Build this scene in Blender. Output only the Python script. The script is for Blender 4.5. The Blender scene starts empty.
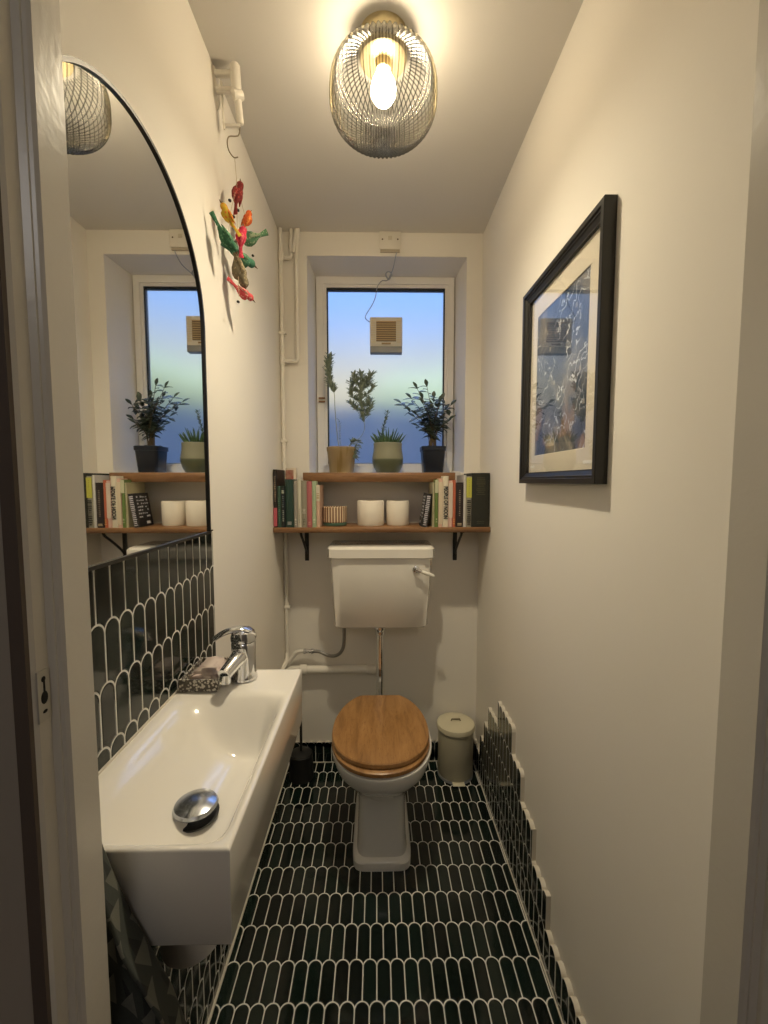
import bpy, bmesh, math, random
from mathutils import Vector, Matrix, Euler
rnd = random.Random(7)
S = bpy.context.scene
COL = S.collection
PI = math.pi
WO = {}                                   # world origins of everything built

# ------------------------------------------------------------------ room numbers (metres)
L, R, D, H = -.416, .459, 1.90, 2.36
TW, TS = .0368, .0944                     # finger tile width and row spacing
FN0, FN1 = .343, .403                     # door wall, hall face and room face
OPL, OPR = -.272, .338                    # door opening

# ------------------------------------------------------------------ materials
def setin(b, k, v):
    if k in b.inputs: b.inputs[k].default_value = v
def mat(name, col, rough=.5, metal=0., **kw):
    m = bpy.data.materials.new(name); m.use_nodes = True
    b = m.node_tree.nodes['Principled BSDF']
    setin(b, 'Base Color', (*col, 1)); setin(b, 'Roughness', rough); setin(b, 'Metallic', metal)
    for k, v in kw.items(): setin(b, k.replace('_', ' '), v)
    return m
class NT:
    """small expression helper over a material's node tree"""
    def __init__(s, m): s.nt = m.node_tree; s.b = s.nt.nodes['Principled BSDF']
    def n(s, t, **kw):
        x = s.nt.nodes.new(t)
        for k, v in kw.items(): setattr(x, k, v)
        return x
    def lk(s, a, b): s.nt.links.new(a, b)
    def m(s, op, *a, clamp=False):
        x = s.n('ShaderNodeMath', operation=op); x.use_clamp = clamp
        for i, v in enumerate(a):
            if isinstance(v, (int, float)): x.inputs[i].default_value = v
            else: s.lk(v, x.inputs[i])
        return x.outputs[0]
    def ss(s, v, a, b):
        x = s.n('ShaderNodeMapRange', interpolation_type='SMOOTHSTEP')
        s.lk(v, x.inputs[0]); x.inputs[1].default_value = a; x.inputs[2].default_value = b
        return x.outputs[0]
    def mix(s, f, a, b):
        x = s.n('ShaderNodeMix', data_type='RGBA')
        if isinstance(f, (int, float)): x.inputs[0].default_value = f
        else: s.lk(f, x.inputs[0])
        for i, v in ((6, a), (7, b)):
            if isinstance(v, tuple): x.inputs[i].default_value = (*v, 1)
            else: s.lk(v, x.inputs[i])
        return x.outputs[2]
    def noise(s, vec, scale, detail=3, rough=.5, dist=0.):
        x = s.n('ShaderNodeTexNoise'); x.inputs['Scale'].default_value = scale
        x.inputs['Detail'].default_value = detail; x.inputs['Roughness'].default_value = rough
        x.inputs['Distortion'].default_value = dist
        if vec is not None: s.lk(vec, x.inputs['Vector'])
        return x.outputs[0]
    def pos(s): return s.n('ShaderNodeNewGeometry').outputs['Position']
    def objc(s): return s.n('ShaderNodeTexCoord').outputs['Object']
    def xyz(s, v):
        x = s.n('ShaderNodeSeparateXYZ'); s.lk(v, x.inputs[0]); return x.outputs
    def scale(s, v, sc):
        x = s.n('ShaderNodeMapping'); s.lk(v, x.inputs[0]); x.inputs['Scale'].default_value = sc
        return x.outputs[0]
    def bump(s, h, strength=.3, dist=.001):
        x = s.n('ShaderNodeBump'); x.inputs['Strength'].default_value = strength
        x.inputs['Distance'].default_value = dist
        s.lk(h, x.inputs['Height']); s.lk(x.outputs[0], s.b.inputs['Normal'])
    def col(s, c): s.lk(c, s.b.inputs['Base Color'])
    def rough(s, c): s.lk(c, s.b.inputs['Roughness'])
    def ramp(s, f, stops):
        x = s.n('ShaderNodeValToRGB'); r = x.color_ramp
        while len(r.elements) < len(stops): r.elements.new(.5)
        for e, (p, c) in zip(r.elements, stops): e.position = p; e.color = (*c, 1)
        s.lk(f, x.inputs[0]); return x.outputs[0]

def paint(name, col, rough=.75, bumpy=.15):
    m = mat(name, col, rough); n = NT(m); p = n.pos()
    a = n.noise(p, 3, 3); c = n.mix(n.m('MULTIPLY', a, .5), col, tuple(x*.93 for x in col)); n.col(c)
    n.bump(n.noise(p, 90, 2), bumpy, .001)
    return m
M = {}
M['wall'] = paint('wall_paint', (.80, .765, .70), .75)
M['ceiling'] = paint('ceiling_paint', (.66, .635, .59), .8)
M['gloss'] = paint('gloss_woodwork_paint', (.62, .585, .515), .22, .25)
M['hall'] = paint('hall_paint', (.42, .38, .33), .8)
M['pipe'] = paint('painted_pipe', (.80, .765, .69), .35, .05)
M['upvc'] = mat('white_window_plastic', (.82, .80, .76), .3)
M['gasket'] = mat('black_gasket', (.01, .012, .015), .5)
M['ceramic'] = mat('white_ceramic', (.80, .77, .71), .12, Coat_Weight=.4, Coat_Roughness=.05)
M['grey_ceramic'] = mat('toilet_ceramic', (.76, .75, .72), .12, Coat_Weight=.4, Coat_Roughness=.05)
M['chrome'] = mat('chrome', (.80, .81, .83), .07, 1.)
M['black_metal'] = mat('black_iron', (.012, .012, .012), .45)
M['black_frame'] = mat('black_lacquer', (.012, .011, .010), .38)
M['mirror'] = mat('mirror_silver', (.90, .91, .89), .012, 1.)
M['brass'] = mat('satin_brass', (.56, .47, .28), .38, .75)
M['white_plastic'] = mat('warm_white_plastic', (.74, .70, .62), .35)
M['grey_plastic'] = mat('grey_plastic', (.30, .31, .32), .4)
M['dark'] = mat('dark_hole', (.01, .009, .008), .8)
M['grout'] = mat('cream_grout', (.62, .58, .50), .8)
M['soil'] = mat('potting_soil', (.05, .032, .02), .9)
M['hose'] = mat('grey_braided_hose', (.30, .29, .27), .35, .6)

def tile_mat(name, ua, va, u0, v0, col=(.0065, .0095, .0085)):
    """long finger tiles with round tops, half-offset rows, pale grout"""
    m = mat(name, col, .1); n = NT(m); P = n.xyz(n.pos())
    u = n.m('SUBTRACT', P[ua], u0); v = n.m('SUBTRACT', P[va], v0)
    r = TW/2
    k = n.m('CEIL', n.m('DIVIDE', v, TS))
    t = n.m('SUBTRACT', n.m('MULTIPLY', k, TS), v)
    uu = n.m('ADD', n.m('ADD', n.m('DIVIDE', u, TW), n.m('MULTIPLY', k, .5)), 1000.5)
    a = n.m('MULTIPLY', n.m('ABSOLUTE', n.m('SUBTRACT', n.m('FRACT', uu), .5)), TW)
    q = n.m('MAXIMUM', n.m('SUBTRACT', r, t), 0.)
    rad = n.m('SQRT', n.m('ADD', n.m('MULTIPLY', a, a), n.m('MULTIPLY', q, q)))
    d1 = n.m('ABSOLUTE', n.m('SUBTRACT', rad, r))
    a2 = n.m('SUBTRACT', r, a); q2 = n.m('ADD', n.m('SUBTRACT', r, t), TS)
    d2 = n.m('SUBTRACT', n.m('SQRT', n.m('ADD', n.m('MULTIPLY', a2, a2), n.m('MULTIPLY', q2, q2))), r)
    d2 = n.m('ABSOLUTE', d2)
    d = n.m('MINIMUM', d1, d2)
    tile = n.ss(d, .0011, .0020)
    outside = n.m('GREATER_THAN', rad, r)
    row = n.m('ADD', k, outside)
    colid = n.m('FLOOR', n.m('ADD', n.m('ADD', n.m('DIVIDE', u, TW), n.m('MULTIPLY', row, .5)), 1000.5))
    cx = n.n('ShaderNodeCombineXYZ'); n.lk(row, cx.inputs[0]); n.lk(colid, cx.inputs[1])
    wn = n.n('ShaderNodeTexWhiteNoise', noise_dimensions='3D'); n.lk(cx.outputs[0], wn.inputs[0])
    glaze = n.noise(n.pos(), 60, 3)
    c = n.mix(wn.outputs[0], col, (col[0]*1.3, col[1]*2.2, col[2]*1.9))
    c = n.mix(n.m('MULTIPLY', glaze, .5), c, tuple(x*.5 for x in col))
    gn = n.mix(n.noise(n.pos(), 45, 2), (.74, .73, .69), (.60, .59, .54))
    n.col(n.mix(tile, gn, c))
    n.rough(n.m('SUBTRACT', .85, n.m('MULTIPLY', tile, .76)))
    h = n.m('ADD', n.ss(d, .001, .0045), n.m('MULTIPLY', n.noise(n.pos(), 28, 1), .35))
    h = n.m('ADD', h, n.m('MULTIPLY', n.m('MULTIPLY', wn.outputs[0], .3), tile))
    n.bump(h, .55, .0012)
    return m
M['tile_floor'] = tile_mat('floor_finger_tiles', 0, 1, .256, .977)
M['tile_left'] = tile_mat('splashback_finger_tiles', 1, 2, .651, 1.090)
M['tile_right'] = tile_mat('right_wall_finger_tiles', 1, 2, 1.345+TW/2, .113)
M['tile_back'] = tile_mat('back_skirting_tiles', 0, 2, -.266, .097)

def wood(name, c1, c2, c3, sc=(14, 1.6, 14), rough=.45):
    m = mat(name, c1, rough); n = NT(m); v = n.scale(n.pos(), sc)
    a = n.noise(v, 3.0, 5, .6, .6); b = n.noise(n.scale(n.pos(), tuple(x*5 for x in sc)), 4., 3, .6)
    c = n.ramp(a, [(.25, c2), (.5, c1), (.78, c3)])
    n.col(n.mix(n.m('MULTIPLY', n.ss(b, .52, .7), .55), c, c2)); n.bump(b, .15, .0005)
    return m
M['oak'] = wood('oak_seat_wood', (.34, .175, .062), (.20, .095, .032), (.43, .235, .092), (13, 2.2, 13), .3)
M['shelf'] = wood('oiled_shelf_wood', (.23, .115, .048), (.12, .055, .022), (.31, .165, .075), (1.6, 16, 16), .4)

# ------------------------------------------------------------------ mesh helpers
def link(name, me, parent=None, origin=None, smooth=False):
    """makes ONE mesh object, its origin at the base of its own shape"""
    vs = [v.co for v in me.vertices]
    if origin is None:
        xs = [v.x for v in vs]; ys = [v.y for v in vs]; zs = [v.z for v in vs]
        origin = ((min(xs)+max(xs))/2, (min(ys)+max(ys))/2, min(zs))
    og = Vector(origin)
    for v in me.vertices: v.co -= og
    o = bpy.data.objects.new(name, me); COL.objects.link(o)
    WO[o.name] = og
    if parent is not None:
        o.parent = parent; o.location = og - WO[parent.name]
    else: o.location = og
    if smooth:
        for p in me.polygons: p.use_smooth = True
    me.update()
    return o
def finish(bm, name, material, parent=None, smooth=False, origin=None, auto=None):
    bmesh.ops.recalc_face_normals(bm, faces=bm.faces)
    me = bpy.data.meshes.new(name); bm.to_mesh(me); bm.free()
    mats = material if isinstance(material, (list, tuple)) else [material]
    for m in mats: me.materials.append(M[m] if isinstance(m, str) else m)
    if auto is not None:
        for p in me.polygons: p.use_smooth = True
        o = link(name, me, parent, origin)
        try: me.set_sharp_from_angle(angle=math.radians(auto))
        except Exception: pass
        return o
    return link(name, me, parent, origin, smooth)
def thing(name, loc, parent=None):
    o = bpy.data.objects.new(name, None); COL.objects.link(o); o.empty_display_size = .05
    og = Vector(loc); WO[o.name] = og
    if parent is not None: o.parent = parent; o.location = og - WO[parent.name]
    else: o.location = og
    return o
def tag(o, label=None, cat=None, group=None, kind=None):
    if label: o['label'] = label
    if cat: o['category'] = cat
    if group: o['group'] = group
    if kind: o['kind'] = kind
    return o
def struct(o): o['kind'] = 'structure'; return o

def b_box(bm, x, y, z, mi=0):
    vs = [bm.verts.new((x[i], y[j], z[k])) for i in (0, 1) for j in (0, 1) for k in (0, 1)]
    for f in ((0, 1, 3, 2), (4, 6, 7, 5), (0, 4, 5, 1), (2, 3, 7, 6), (0, 2, 6, 4), (1, 5, 7, 3)):
        fc = bm.faces.new([vs[i] for i in f]); fc.material_index = mi
    return vs
def box(name, x, y, z, m, parent=None, bevel=0., seg=2):
    bm = bmesh.new(); b_box(bm, x, y, z)
    if bevel:
        bmesh.ops.bevel(bm, geom=list(bm.edges), offset=bevel, segments=seg, affect='EDGES', profile=.5)
        return finish(bm, name, m, parent, auto=50)
    return finish(bm, name, m, parent)
def b_rings(bm, rings, cap0=True, cap1=True, closed=True, mi=0):
    """skins a list of rings (lists of points) into a surface"""
    R_ = [[bm.verts.new(p) for p in r] for r in rings]
    n = len(R_[0])
    for a, b in zip(R_[:-1], R_[1:]):
        for i in range(n if closed else n-1):
            f = bm.faces.new((a[i], a[(i+1) % n], b[(i+1) % n], b[i])); f.material_index = mi
    if cap0: bm.faces.new(list(reversed(R_[0]))).material_index = mi
    if cap1: bm.faces.new(R_[-1]).material_index = mi
    return R_
def lathe_rings(prof, c, seg, rib=None):
    out = []
    for j, (r, z) in enumerate(prof):
        ring = []
        for i in range(seg):
            a = 2*PI*i/seg; rr = r*(1+(rib(i, j) if rib else 0))
            ring.append((c[0]+rr*math.cos(a), c[1]+rr*math.sin(a), c[2]+z))
        out.append(ring)
    return out
def lathe(name, prof, c, m, parent=None, seg=32, cap0=True, cap1=True, auto=35, rib=None):
    bm = bmesh.new(); b_rings(bm, lathe_rings(prof, c, seg, rib), cap0, cap1)
    return finish(bm, name, m, parent, auto=auto)
def smooth_path(pts, sub=6):
    P = [Vector(p) for p in pts]
    if len(P) < 3: return P
    Q = [2*P[0]-P[1]]+P+[2*P[-1]-P[-2]]; out = []
    for i in range(1, len(Q)-2):
        p0, p1, p2, p3 = Q[i-1:i+3]
        for k in range(sub):
            t = k/sub
            out.append(.5*((2*p1)+(-p0+p2)*t+(2*p0-5*p1+4*p2-p3)*t*t+(-p0+3*p1-3*p2+p3)*t**3))
    out.append(P[-1]); return out
def b_tube(bm, pts, r, seg=10, caps=True, mi=0):
    P = [Vector(p) for p in pts]; n = len(P)
    rs = r if isinstance(r, (list, tuple)) else [r]*n
    if len(rs) != n: rs = [rs[0]+(rs[-1]-rs[0])*i/(n-1) for i in range(n)]
    T = []
    for i in range(n):
        a = P[max(i-1, 0)]; b = P[min(i+1, n-1)]; T.append((b-a).normalized())
    ref = Vector((0, 0, 1)) if abs(T[0].z) < .9 else Vector((1, 0, 0))
    u = T[0].cross(ref).normalized(); rings = []
    for i in range(n):
        u = (u-T[i]*u.dot(T[i])).normalized(); w = T[i].cross(u)
        rings.append([P[i]+(u*math.cos(2*PI*k/seg)+w*math.sin(2*PI*k/seg))*rs[i] for k in range(seg)])
    b_rings(bm, rings, caps, caps, mi=mi)
def tube(name, pts, r, m, parent=None, seg=12, curve=False, sub=6):
    bm = bmesh.new(); b_tube(bm, smooth_path(pts, sub) if curve else pts, r, seg)
    return finish(bm, name, m, parent, auto=50)
def elbow(pts, rad=.02, n=5):
    """polyline with rounded corners"""
    P = [Vector(p) for p in pts]; out = [P[0]]
    for i in range(1, len(P)-1):
        a = (P[i-1]-P[i]); b = (P[i+1]-P[i]); rr = min(rad, a.length*.45, b.length*.45)
        p0 = P[i]+a.normalized()*rr; p2 = P[i]+b.normalized()*rr
        for k in range(n+1):
            t = k/n; out.append(p0*(1-t)**2+P[i]*2*t*(1-t)+p2*t*t)
    out.append(P[-1]); return out
def b_ball(bm, c, r, sc=(1, 1, 1), seg=12, mi=0):
    rings = []
    for j in range(1, seg//2+3):
        ph = PI*j/(seg//2+3)
        rings.append([(c[0]+r*sc[0]*math.sin(ph)*math.cos(2*PI*i/seg), c[1]+r*sc[1]*math.sin(ph)*math.sin(2*PI*i/seg), c[2]-r*sc[2]*math.cos(ph)) for i in range(seg)])
    b_rings(bm, rings, mi=mi)
def extrude_poly(name, pts, axis, a0, a1, mats, parent=None):
    """pts = 2D outline; axis 'x' -> (y,z) plane, 'y' -> (x,z), 'z' -> (x,y); face at a1 gets material 0, the rest material 1"""
    bm = bmesh.new()
    def V(p, a): return (a, p[0], p[1]) if axis == 'x' else ((p[0], a, p[1]) if axis == 'y' else (p[0], p[1], a))
    A = [bm.verts.new(V(p, a0)) for p in pts]; B = [bm.verts.new(V(p, a1)) for p in pts]
    n = len(pts)
    f0 = bm.faces.new(A); f1 = bm.faces.new(list(reversed(B)))
    f1.material_index = 0; f0.material_index = len(mats)-1
    for i in range(n):
        f = bm.faces.new((A[i], B[i], B[(i+1) % n], A[(i+1) % n])); f.material_index = len(mats)-1
    bmesh.ops.triangulate(bm, faces=[f0, f1])
    return finish(bm, name, mats, parent)
def copy_tree(o, loc):
    c = o.copy(); COL.objects.link(c); c.location = loc; WO[c.name] = Vector(loc)
    for ch in o.children:
        d = ch.copy(); COL.objects.link(d); d.parent = c
        for g in ch.children:
            e = g.copy(); COL.objects.link(e); e.parent = d
    return c
def lettering(txt, loc, rot, size, m, parent, name='title_lettering', sx=1.):
    cu = bpy.data.curves.new(name, 'FONT'); cu.body = txt; cu.size = size; cu.extrude = .0002
    cu.align_x = 'CENTER'; cu.align_y = 'CENTER'; cu.offset = .0007
    cu.materials.append(m)
    o = bpy.data.objects.new(name, cu); COL.objects.link(o)
    me = bpy.data.meshes.new_from_object(o); bpy.data.objects.remove(o); bpy.data.curves.remove(cu)
    if not me.materials: me.materials.append(m)
    o = bpy.data.objects.new(name, me); COL.objects.link(o)
    o.parent = parent; o.location = Vector(loc)-WO[parent.name]; o.rotation_euler = rot; o.scale = (sx, 1, 1)
    return o

# ------------------------------------------------------------------ the room
struct(box('floor', (L-.02, R+.02), (FN0-.1, D), (-.05, 0), 'tile_floor'))
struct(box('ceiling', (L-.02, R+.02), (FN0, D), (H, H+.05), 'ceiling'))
struct(box('wall_left', (L-.1, L), (FN1-.003, D+.2), (0, H), 'wall'))
struct(box('wall_right', (R, R+.1), (FN1-.003, D+.2), (0, H), 'wall'))
def wall_back():
    bm = bmesh.new()
    fo = [(L-.1, 0), (R+.1, 0), (R+.1, H+.02), (L-.1, H+.02)]
    fi = [(-.298, 1.338), (.390, 1.338), (.390, 2.262), (-.298, 2.262)]
    bi = [(-.284, 1.338), (.368, 1.338), (.368, 2.258), (-.284, 2.258)]
    A = [bm.verts.new((x, D, z)) for x, z in fo]; B = [bm.verts.new((x, D, z)) for x, z in fi]
    C = [bm.verts.new((x, D+.24, z)) for x, z in bi]; E = [bm.verts.new((x, D+.24, z)) for x, z in fo]
    for P_, Q_ in ((A, B), (B, C), (C, E), (E, A)):
        for i in range(4): bm.faces.new((P_[i], P_[(i+1) % 4], Q_[(i+1) % 4], Q_[i]))
    return finish(bm, 'wall_back', 'wall')
struct(wall_back())
# door wall towards the hall, its lining and stop
bm = bmesh.new()
b_box(bm, (L-.1, OPL-.030), (FN0, FN1), (0, H)); b_box(bm, (OPR+.030, R+.1), (FN0, FN1), (0, H))
b_box(bm, (OPL-.030, OPR+.030), (FN0, FN1), (2.05, H))
struct(finish(bm, 'wall_front', 'wall'))
def lining(side, name):
    s = 1 if side < 0 else -1; x0 = OPL if side < 0 else OPR; q = 0 if side < 0 else .009
    pr = [(x0-s*.030, FN1+.001), (x0-s*.003, FN1+.001), (x0, FN1-.002), (x0, .3680-q), (x0-s*.0025, .3655-q), (x0-s*.0050, .3645-q), (x0-s*.0050, .3625-q),
          (x0-s*.010, .3600-q), (x0-s*.010, FN0+.004), (x0-s*.012, FN0), (x0-s*.030, FN0)]
    return struct(extrude_poly(name, pr, 'z', 0, 2.05, ['gloss', 'gloss']))
tl = lining(-1, 'trim_1'); lining(1, 'trim_2')
struct(box('trim_3', (OPL, OPR), (FN0+.001, FN1), (2.02, 2.05), 'gloss'))
M['hall_trim'] = mat('hall_trim_shaded', (.36, .32, .27), .3)  # darkened: shade on the hall-facing architrave is put into the colour
M['shade_strip'] = mat('painted_shade_strip', (.10, .075, .06), .7)  # painted shade for the unlit inner edge of the architrave
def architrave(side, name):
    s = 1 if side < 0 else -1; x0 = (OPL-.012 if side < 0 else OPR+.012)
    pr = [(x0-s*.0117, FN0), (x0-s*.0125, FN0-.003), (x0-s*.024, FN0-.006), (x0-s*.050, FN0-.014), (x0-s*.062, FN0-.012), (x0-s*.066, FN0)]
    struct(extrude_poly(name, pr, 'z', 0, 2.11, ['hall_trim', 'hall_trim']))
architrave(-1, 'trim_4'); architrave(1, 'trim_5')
struct(box('added_shade_strip', (OPL-.0235, OPL-.0118), (FN0-.004, FN0+.0005), (0, 2.05), 'shade_strip'))  # strip added only to darken the edge beside the lining
# the strike plate let into the lining
sp = thing('strike_plate', (OPL-.010, .352, 1.098))
tag(sp, 'small worn metal strike plate let into the left door lining', 'strike plate')
bm = bmesh.new(); b_box(bm, (OPL-.0102, OPL-.0088), (.3460, .3590), (1.098, 1.142))
finish(bm, 'plate', mat('painted_steel', (.50, .47, .41), .35, .3), sp)
bm = bmesh.new(); b_ball(bm, (OPL-.0090, .3525, 1.118), .0052, (.25, .75, 1.1)); finish(bm, 'latch_hole', 'dark', sp, smooth=True)
bm = bmesh.new(); b_box(bm, (OPL-.0092, OPL-.0084), (.3518, .3535), (1.120, 1.132)); finish(bm, 'slot', 'dark', sp)
bm = bmesh.new(); b_ball(bm, (OPL-.0090, .3523, 1.134), .0026, (.25, 1, 1)); finish(bm, 'screw', 'dark', sp, smooth=True)
bm = bmesh.new(); b_ball(bm, (OPL-.0090, .3525, 1.106), .0024, (.25, 1.2, .7)); finish(bm, 'screw', 'dark', sp, smooth=True)
# hall behind the camera
struct(box('floor_hall', (-1.3, 1.3), (-1.6, FN0-.1), (-.05, 0), mat('hall_boards', (.14, .09, .05), .5)))
struct(box('ceiling_hall', (-1.3, 1.3), (-1.6, FN0), (H, H+.05), 'ceiling'))
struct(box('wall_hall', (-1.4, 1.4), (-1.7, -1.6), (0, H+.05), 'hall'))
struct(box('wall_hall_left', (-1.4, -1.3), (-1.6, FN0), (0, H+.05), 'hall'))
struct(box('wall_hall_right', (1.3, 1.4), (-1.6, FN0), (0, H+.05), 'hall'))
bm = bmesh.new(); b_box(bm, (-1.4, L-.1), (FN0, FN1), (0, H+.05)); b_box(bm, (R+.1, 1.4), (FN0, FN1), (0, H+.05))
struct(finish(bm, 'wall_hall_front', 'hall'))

# ------------------------------------------------------------------ wall tiling
XT = -.409
def scallop(a, per, phase, apex):
    r = TW/2; f = ((a-phase)/TW+.5) % 1-.5; d = abs(f)*TW
    return apex-(r-math.sqrt(max(r*r-d*d, 0)))
struct(extrude_poly('wall_tiling_left', [(FN1, 0), (1.060, 0), (1.060, 1.178), (FN1, 1.178)], 'x', L, XT, ['tile_left', 'grout']))
struct(box('trim_6', (L, XT+.002), (FN1, 1.061), (1.1775, 1.1805), mat('black_tile_trim', (.10, .10, .09), .25, .5)))
RT = .4465
def stepped():
    ph0 = 1.345+TW/2
    def c(j): return .113+TS*j
    seg = [(1.345, 0), ]
    # Y limits of each top row, snapped to tile joints of the higher row
    lim = [(FN1+.0, 1.042, 0), (1.042, 1.150, 1), (1.150, 1.2534, 2), (1.2534, 1.345, 3), (1.345, 1.5104, 4), (1.5104, 1.6392, 3), (1.6392, 1.7036, 2), (1.7036, 1.770, 1), (1.770, D, 0)]
    bm = bmesh.new(); prev = None
    for (y0, y1, j) in lim:
        n = max(2, int((y1-y0)/(TW/12))); ph = ph0-.5*TW*(j % 2)
        for i in range(n+1):
            y = y0+(y1-y0)*i/n; z = scallop(y, TW, ph, c(j))
            cur = [bm.verts.new(p) for p in ((R, y, 0), (RT, y, 0), (RT, y, z), (R, y, z))]
            if prev is None or abs(y-py) < 1e-6:
                f = bm.faces.new(cur) if prev is None else (bm.faces.new((prev[2], cur[2], cur[3], prev[3])) if abs(z-pz) > 1e-6 else None)
                if f: f.material_index = 1
            else:
                f = bm.faces.new((prev[1], cur[1], cur[2], prev[2])); f.material_index = 0
                f = bm.faces.new((prev[2], cur[2], cur[3], prev[3])); f.material_index = 1
                f = bm.faces.new((prev[3], cur[3], cur[0], prev[0])); f.material_index = 1
            prev, py, pz = cur, y, z
    bm.faces.new(prev).material_index = 1
    bmesh.ops.remove_doubles(bm, verts=bm.verts, dist=1e-6)
    return finish(bm, 'wall_tiling_right', ['tile_right', 'grout'])
struct(stepped())
bk = [(RT, 0), (L+.006, 0)]; n_ = 288
for i in range(n_+1):
    x = L+.006+(RT-L-.006)*i/n_; bk.append((x, scallop(x, TW, -.266, .099)))
struct(extrude_poly('baseboard_back', bk, 'y', D, D-.009, ['tile_back', 'grout']))
struct(extrude_poly('baseboard_left', [(1.0605, 0), (D-.009, 0), (D-.009, .096), (1.0605, .096)], 'x', L, XT, ['tile_left', 'grout']))
struct(box('trim_7', (XT, XT+.006), (FN1, D-.009), (0, .0035), 'grout'))
struct(box('trim_8', (RT-.0035, RT), (FN1, D-.009), (0, .0030), 'grout'))
struct(box('trim_9', (XT, RT), (D-.012, D-.009), (0, .0030), 'grout'))

# ------------------------------------------------------------------ window
WX0, WX1, WZ0, WZ1 = -.284, .368, 1.338, 2.258
GX0, GX1, GZ0, GZ1 = -.236, .326, 1.385, 2.212
def frame_ring(name, o, i, y0, y1, m, parent=None, bev=.002):
    bm = bmesh.new()
    def rect(b, y): return [(b[0], y, b[2]), (b[1], y, b[2]), (b[1], y, b[3]), (b[0], y, b[3])]
    rs = [[bm.verts.new(p) for p in rect(b, y)] for b, y in ((o, y0), (i, y0), (i, y1), (o, y1))]
    for k in range(4):
        a, b = rs[k], rs[(k+1) % 4]
        for j in range(4): bm.faces.new((a[j], a[(j+1) % 4], b[(j+1) % 4], b[j]))
    return finish(bm, name, m, parent)
fr = struct(frame_ring('window_1', (WX0, WX1, WZ0, WZ1), (GX0-.014, GX1+.014, GZ0-.014, GZ1+.014), 2.075, 2.135, 'upvc'))
frame_ring('sash', (GX0-.0135, GX1+.0135, GZ0-.0135, GZ1+.0135), (GX0, GX1, GZ0, GZ1), 2.082, 2.125, 'upvc', fr)
frame_ring('gasket', (GX0-.001, GX1+.001, GZ0-.001, GZ1+.001), (GX0+.0055, GX1-.0055, GZ0+.002, GZ1-.010), 2.088, 2.112, 'gasket', fr)
gm = bpy.data.materials.new('frosted_glass'); gm.use_nodes = True
b = gm.node_tree.nodes['Principled BSDF']; setin(b, 'Base Color', (.97, .985, 1, 1)); setin(b, 'Transmission Weight', 1.)
setin(b, 'Roughness', .32); setin(b, 'IOR', 1.33)
box('pane', (GX0, GX1), (2.096, 2.102), (GZ0, GZ1), gm, fr)
box('window_board', (WX0, WX1), (D+.001, 2.076), (1.3382, 1.3388), 'upvc', fr)
for zz in (1.676, 1.692):
    box('hinge', (-.276, -.246), (2.066, 2.0745), (zz, zz+.007), mat('brown_hinge', (.28, .14, .06), .5), fr, .001)

# outside
struct(box('ground_outside', (-6, 6), (2.3, 9), (-.3, -.1), mat('dark_ground', (.04, .05, .07), .9)))
og = mat('dim_brick', (.10, .125, .17), .9); n = NT(og)
n.col(n.mix(n.noise(n.pos(), 6, 3), (.14, .155, .18), (.19, .20, .22)))
gw = box('garden_wall', (-6, 6), (3.6, 3.8), (-.1, 1.92), og)
tag(gw, 'dim garden wall blurred behind the lower half of the frosted pane', 'wall')
# hedge on top right behind
hm = mat('hedge_green', (.60, .50, .16), .9)
bm = bmesh.new()
for i in range(26):
    x = 1.0+rnd.uniform(-.9, 2.2); b_ball(bm, (x, 4.6+rnd.uniform(-.2, .2), 1.9+rnd.uniform(-.1, .35)-max(0, .8-x)*.2), rnd.uniform(.28, .5), seg=8); b_ball(bm, (x, 4.6, .75), .86, (.6, .6, 1), seg=8)
hd = finish(bm, 'garden_hedge', hm, smooth=True); tag(hd, 'pale green hedge blurred through the right side of the frosted pane', 'hedge')

# ------------------------------------------------------------------ extractor fan, junction box, cable
fan = thing('extractor_fan', (.0455, 2.09, 1.905))
tag(fan, 'small square cream extractor fan with brown slats set in the window pane', 'extractor fan')
fx0, fx1, fz0, fz1 = -.031, .122, 1.936, 2.070
def framebox(bm, x, z, y0, y1): b_box(bm, x, (y0, y1), z)
box('housing', (fx0, fx1), (2.060, 2.0955), (fz0, fz1), 'white_plastic', fan, .004)
fcm = mat('fan_cream', (.72, .65, .50), .4)
for xa, xb in ((fx0+.005, fx0+.027), (fx1-.027, fx1-.005)):
    bm = bmesh.new()
    for k in range(11):
        z = fz0+.016+k*.0108; b_box(bm, (xa, xb), (2.0575, 2.0602), (z, z+.005))
    finish(bm, 'side_slats', fcm, fan)
box('grille_recess', (fx0+.030, fx1-.030), (2.0560, 2.0600), (fz0+.022, fz1-.020), mat('fan_brown', (.20, .13, .07), .6), fan)
bm = bmesh.new()
for k in range(9):
    z = fz0+.025+k*.0103; b_box(bm, (fx0+.030, fx1-.030), (2.0520, 2.0562), (z, z+.0048))
finish(bm, 'grille_slats', mat('fan_slat', (.50, .37, .21), .5), fan)
box('badge', (fx0+.055, fx1-.055), (2.0570, 2.0602), (fz0+.008, fz0+.015), mat('badge_brown', (.35, .24, .12), .5), fan)
box('lower_cover', (fx0+.001, fx1-.001), (2.058, 2.0955), (1.905, fz0-.0005), 'grey_plastic', fan, .003)
jb = thing('junction_box', (.056, D-.014, 2.276))
tag(jb, 'square cream electrical connection box high on wall above window', 'junction box')
box('cover_plate', (.013, .104), (D-.014, D-.009), (2.286, 2.358), 'white_plastic', jb, .0015)
box('back_box', (.017, .100), (D-.009, D), (2.276, 2.356), mat('aged_cream_plastic', (.45, .39, .30), .5), jb)
for x in (.026, .091):
    bm = bmesh.new(); b_ball(bm, (x, D-.014, 2.325), .0035, (1, .5, 1)); finish(bm, 'screw', mat('screw_brown', (.12, .08, .05), .4, .5), jb, smooth=True)
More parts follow.
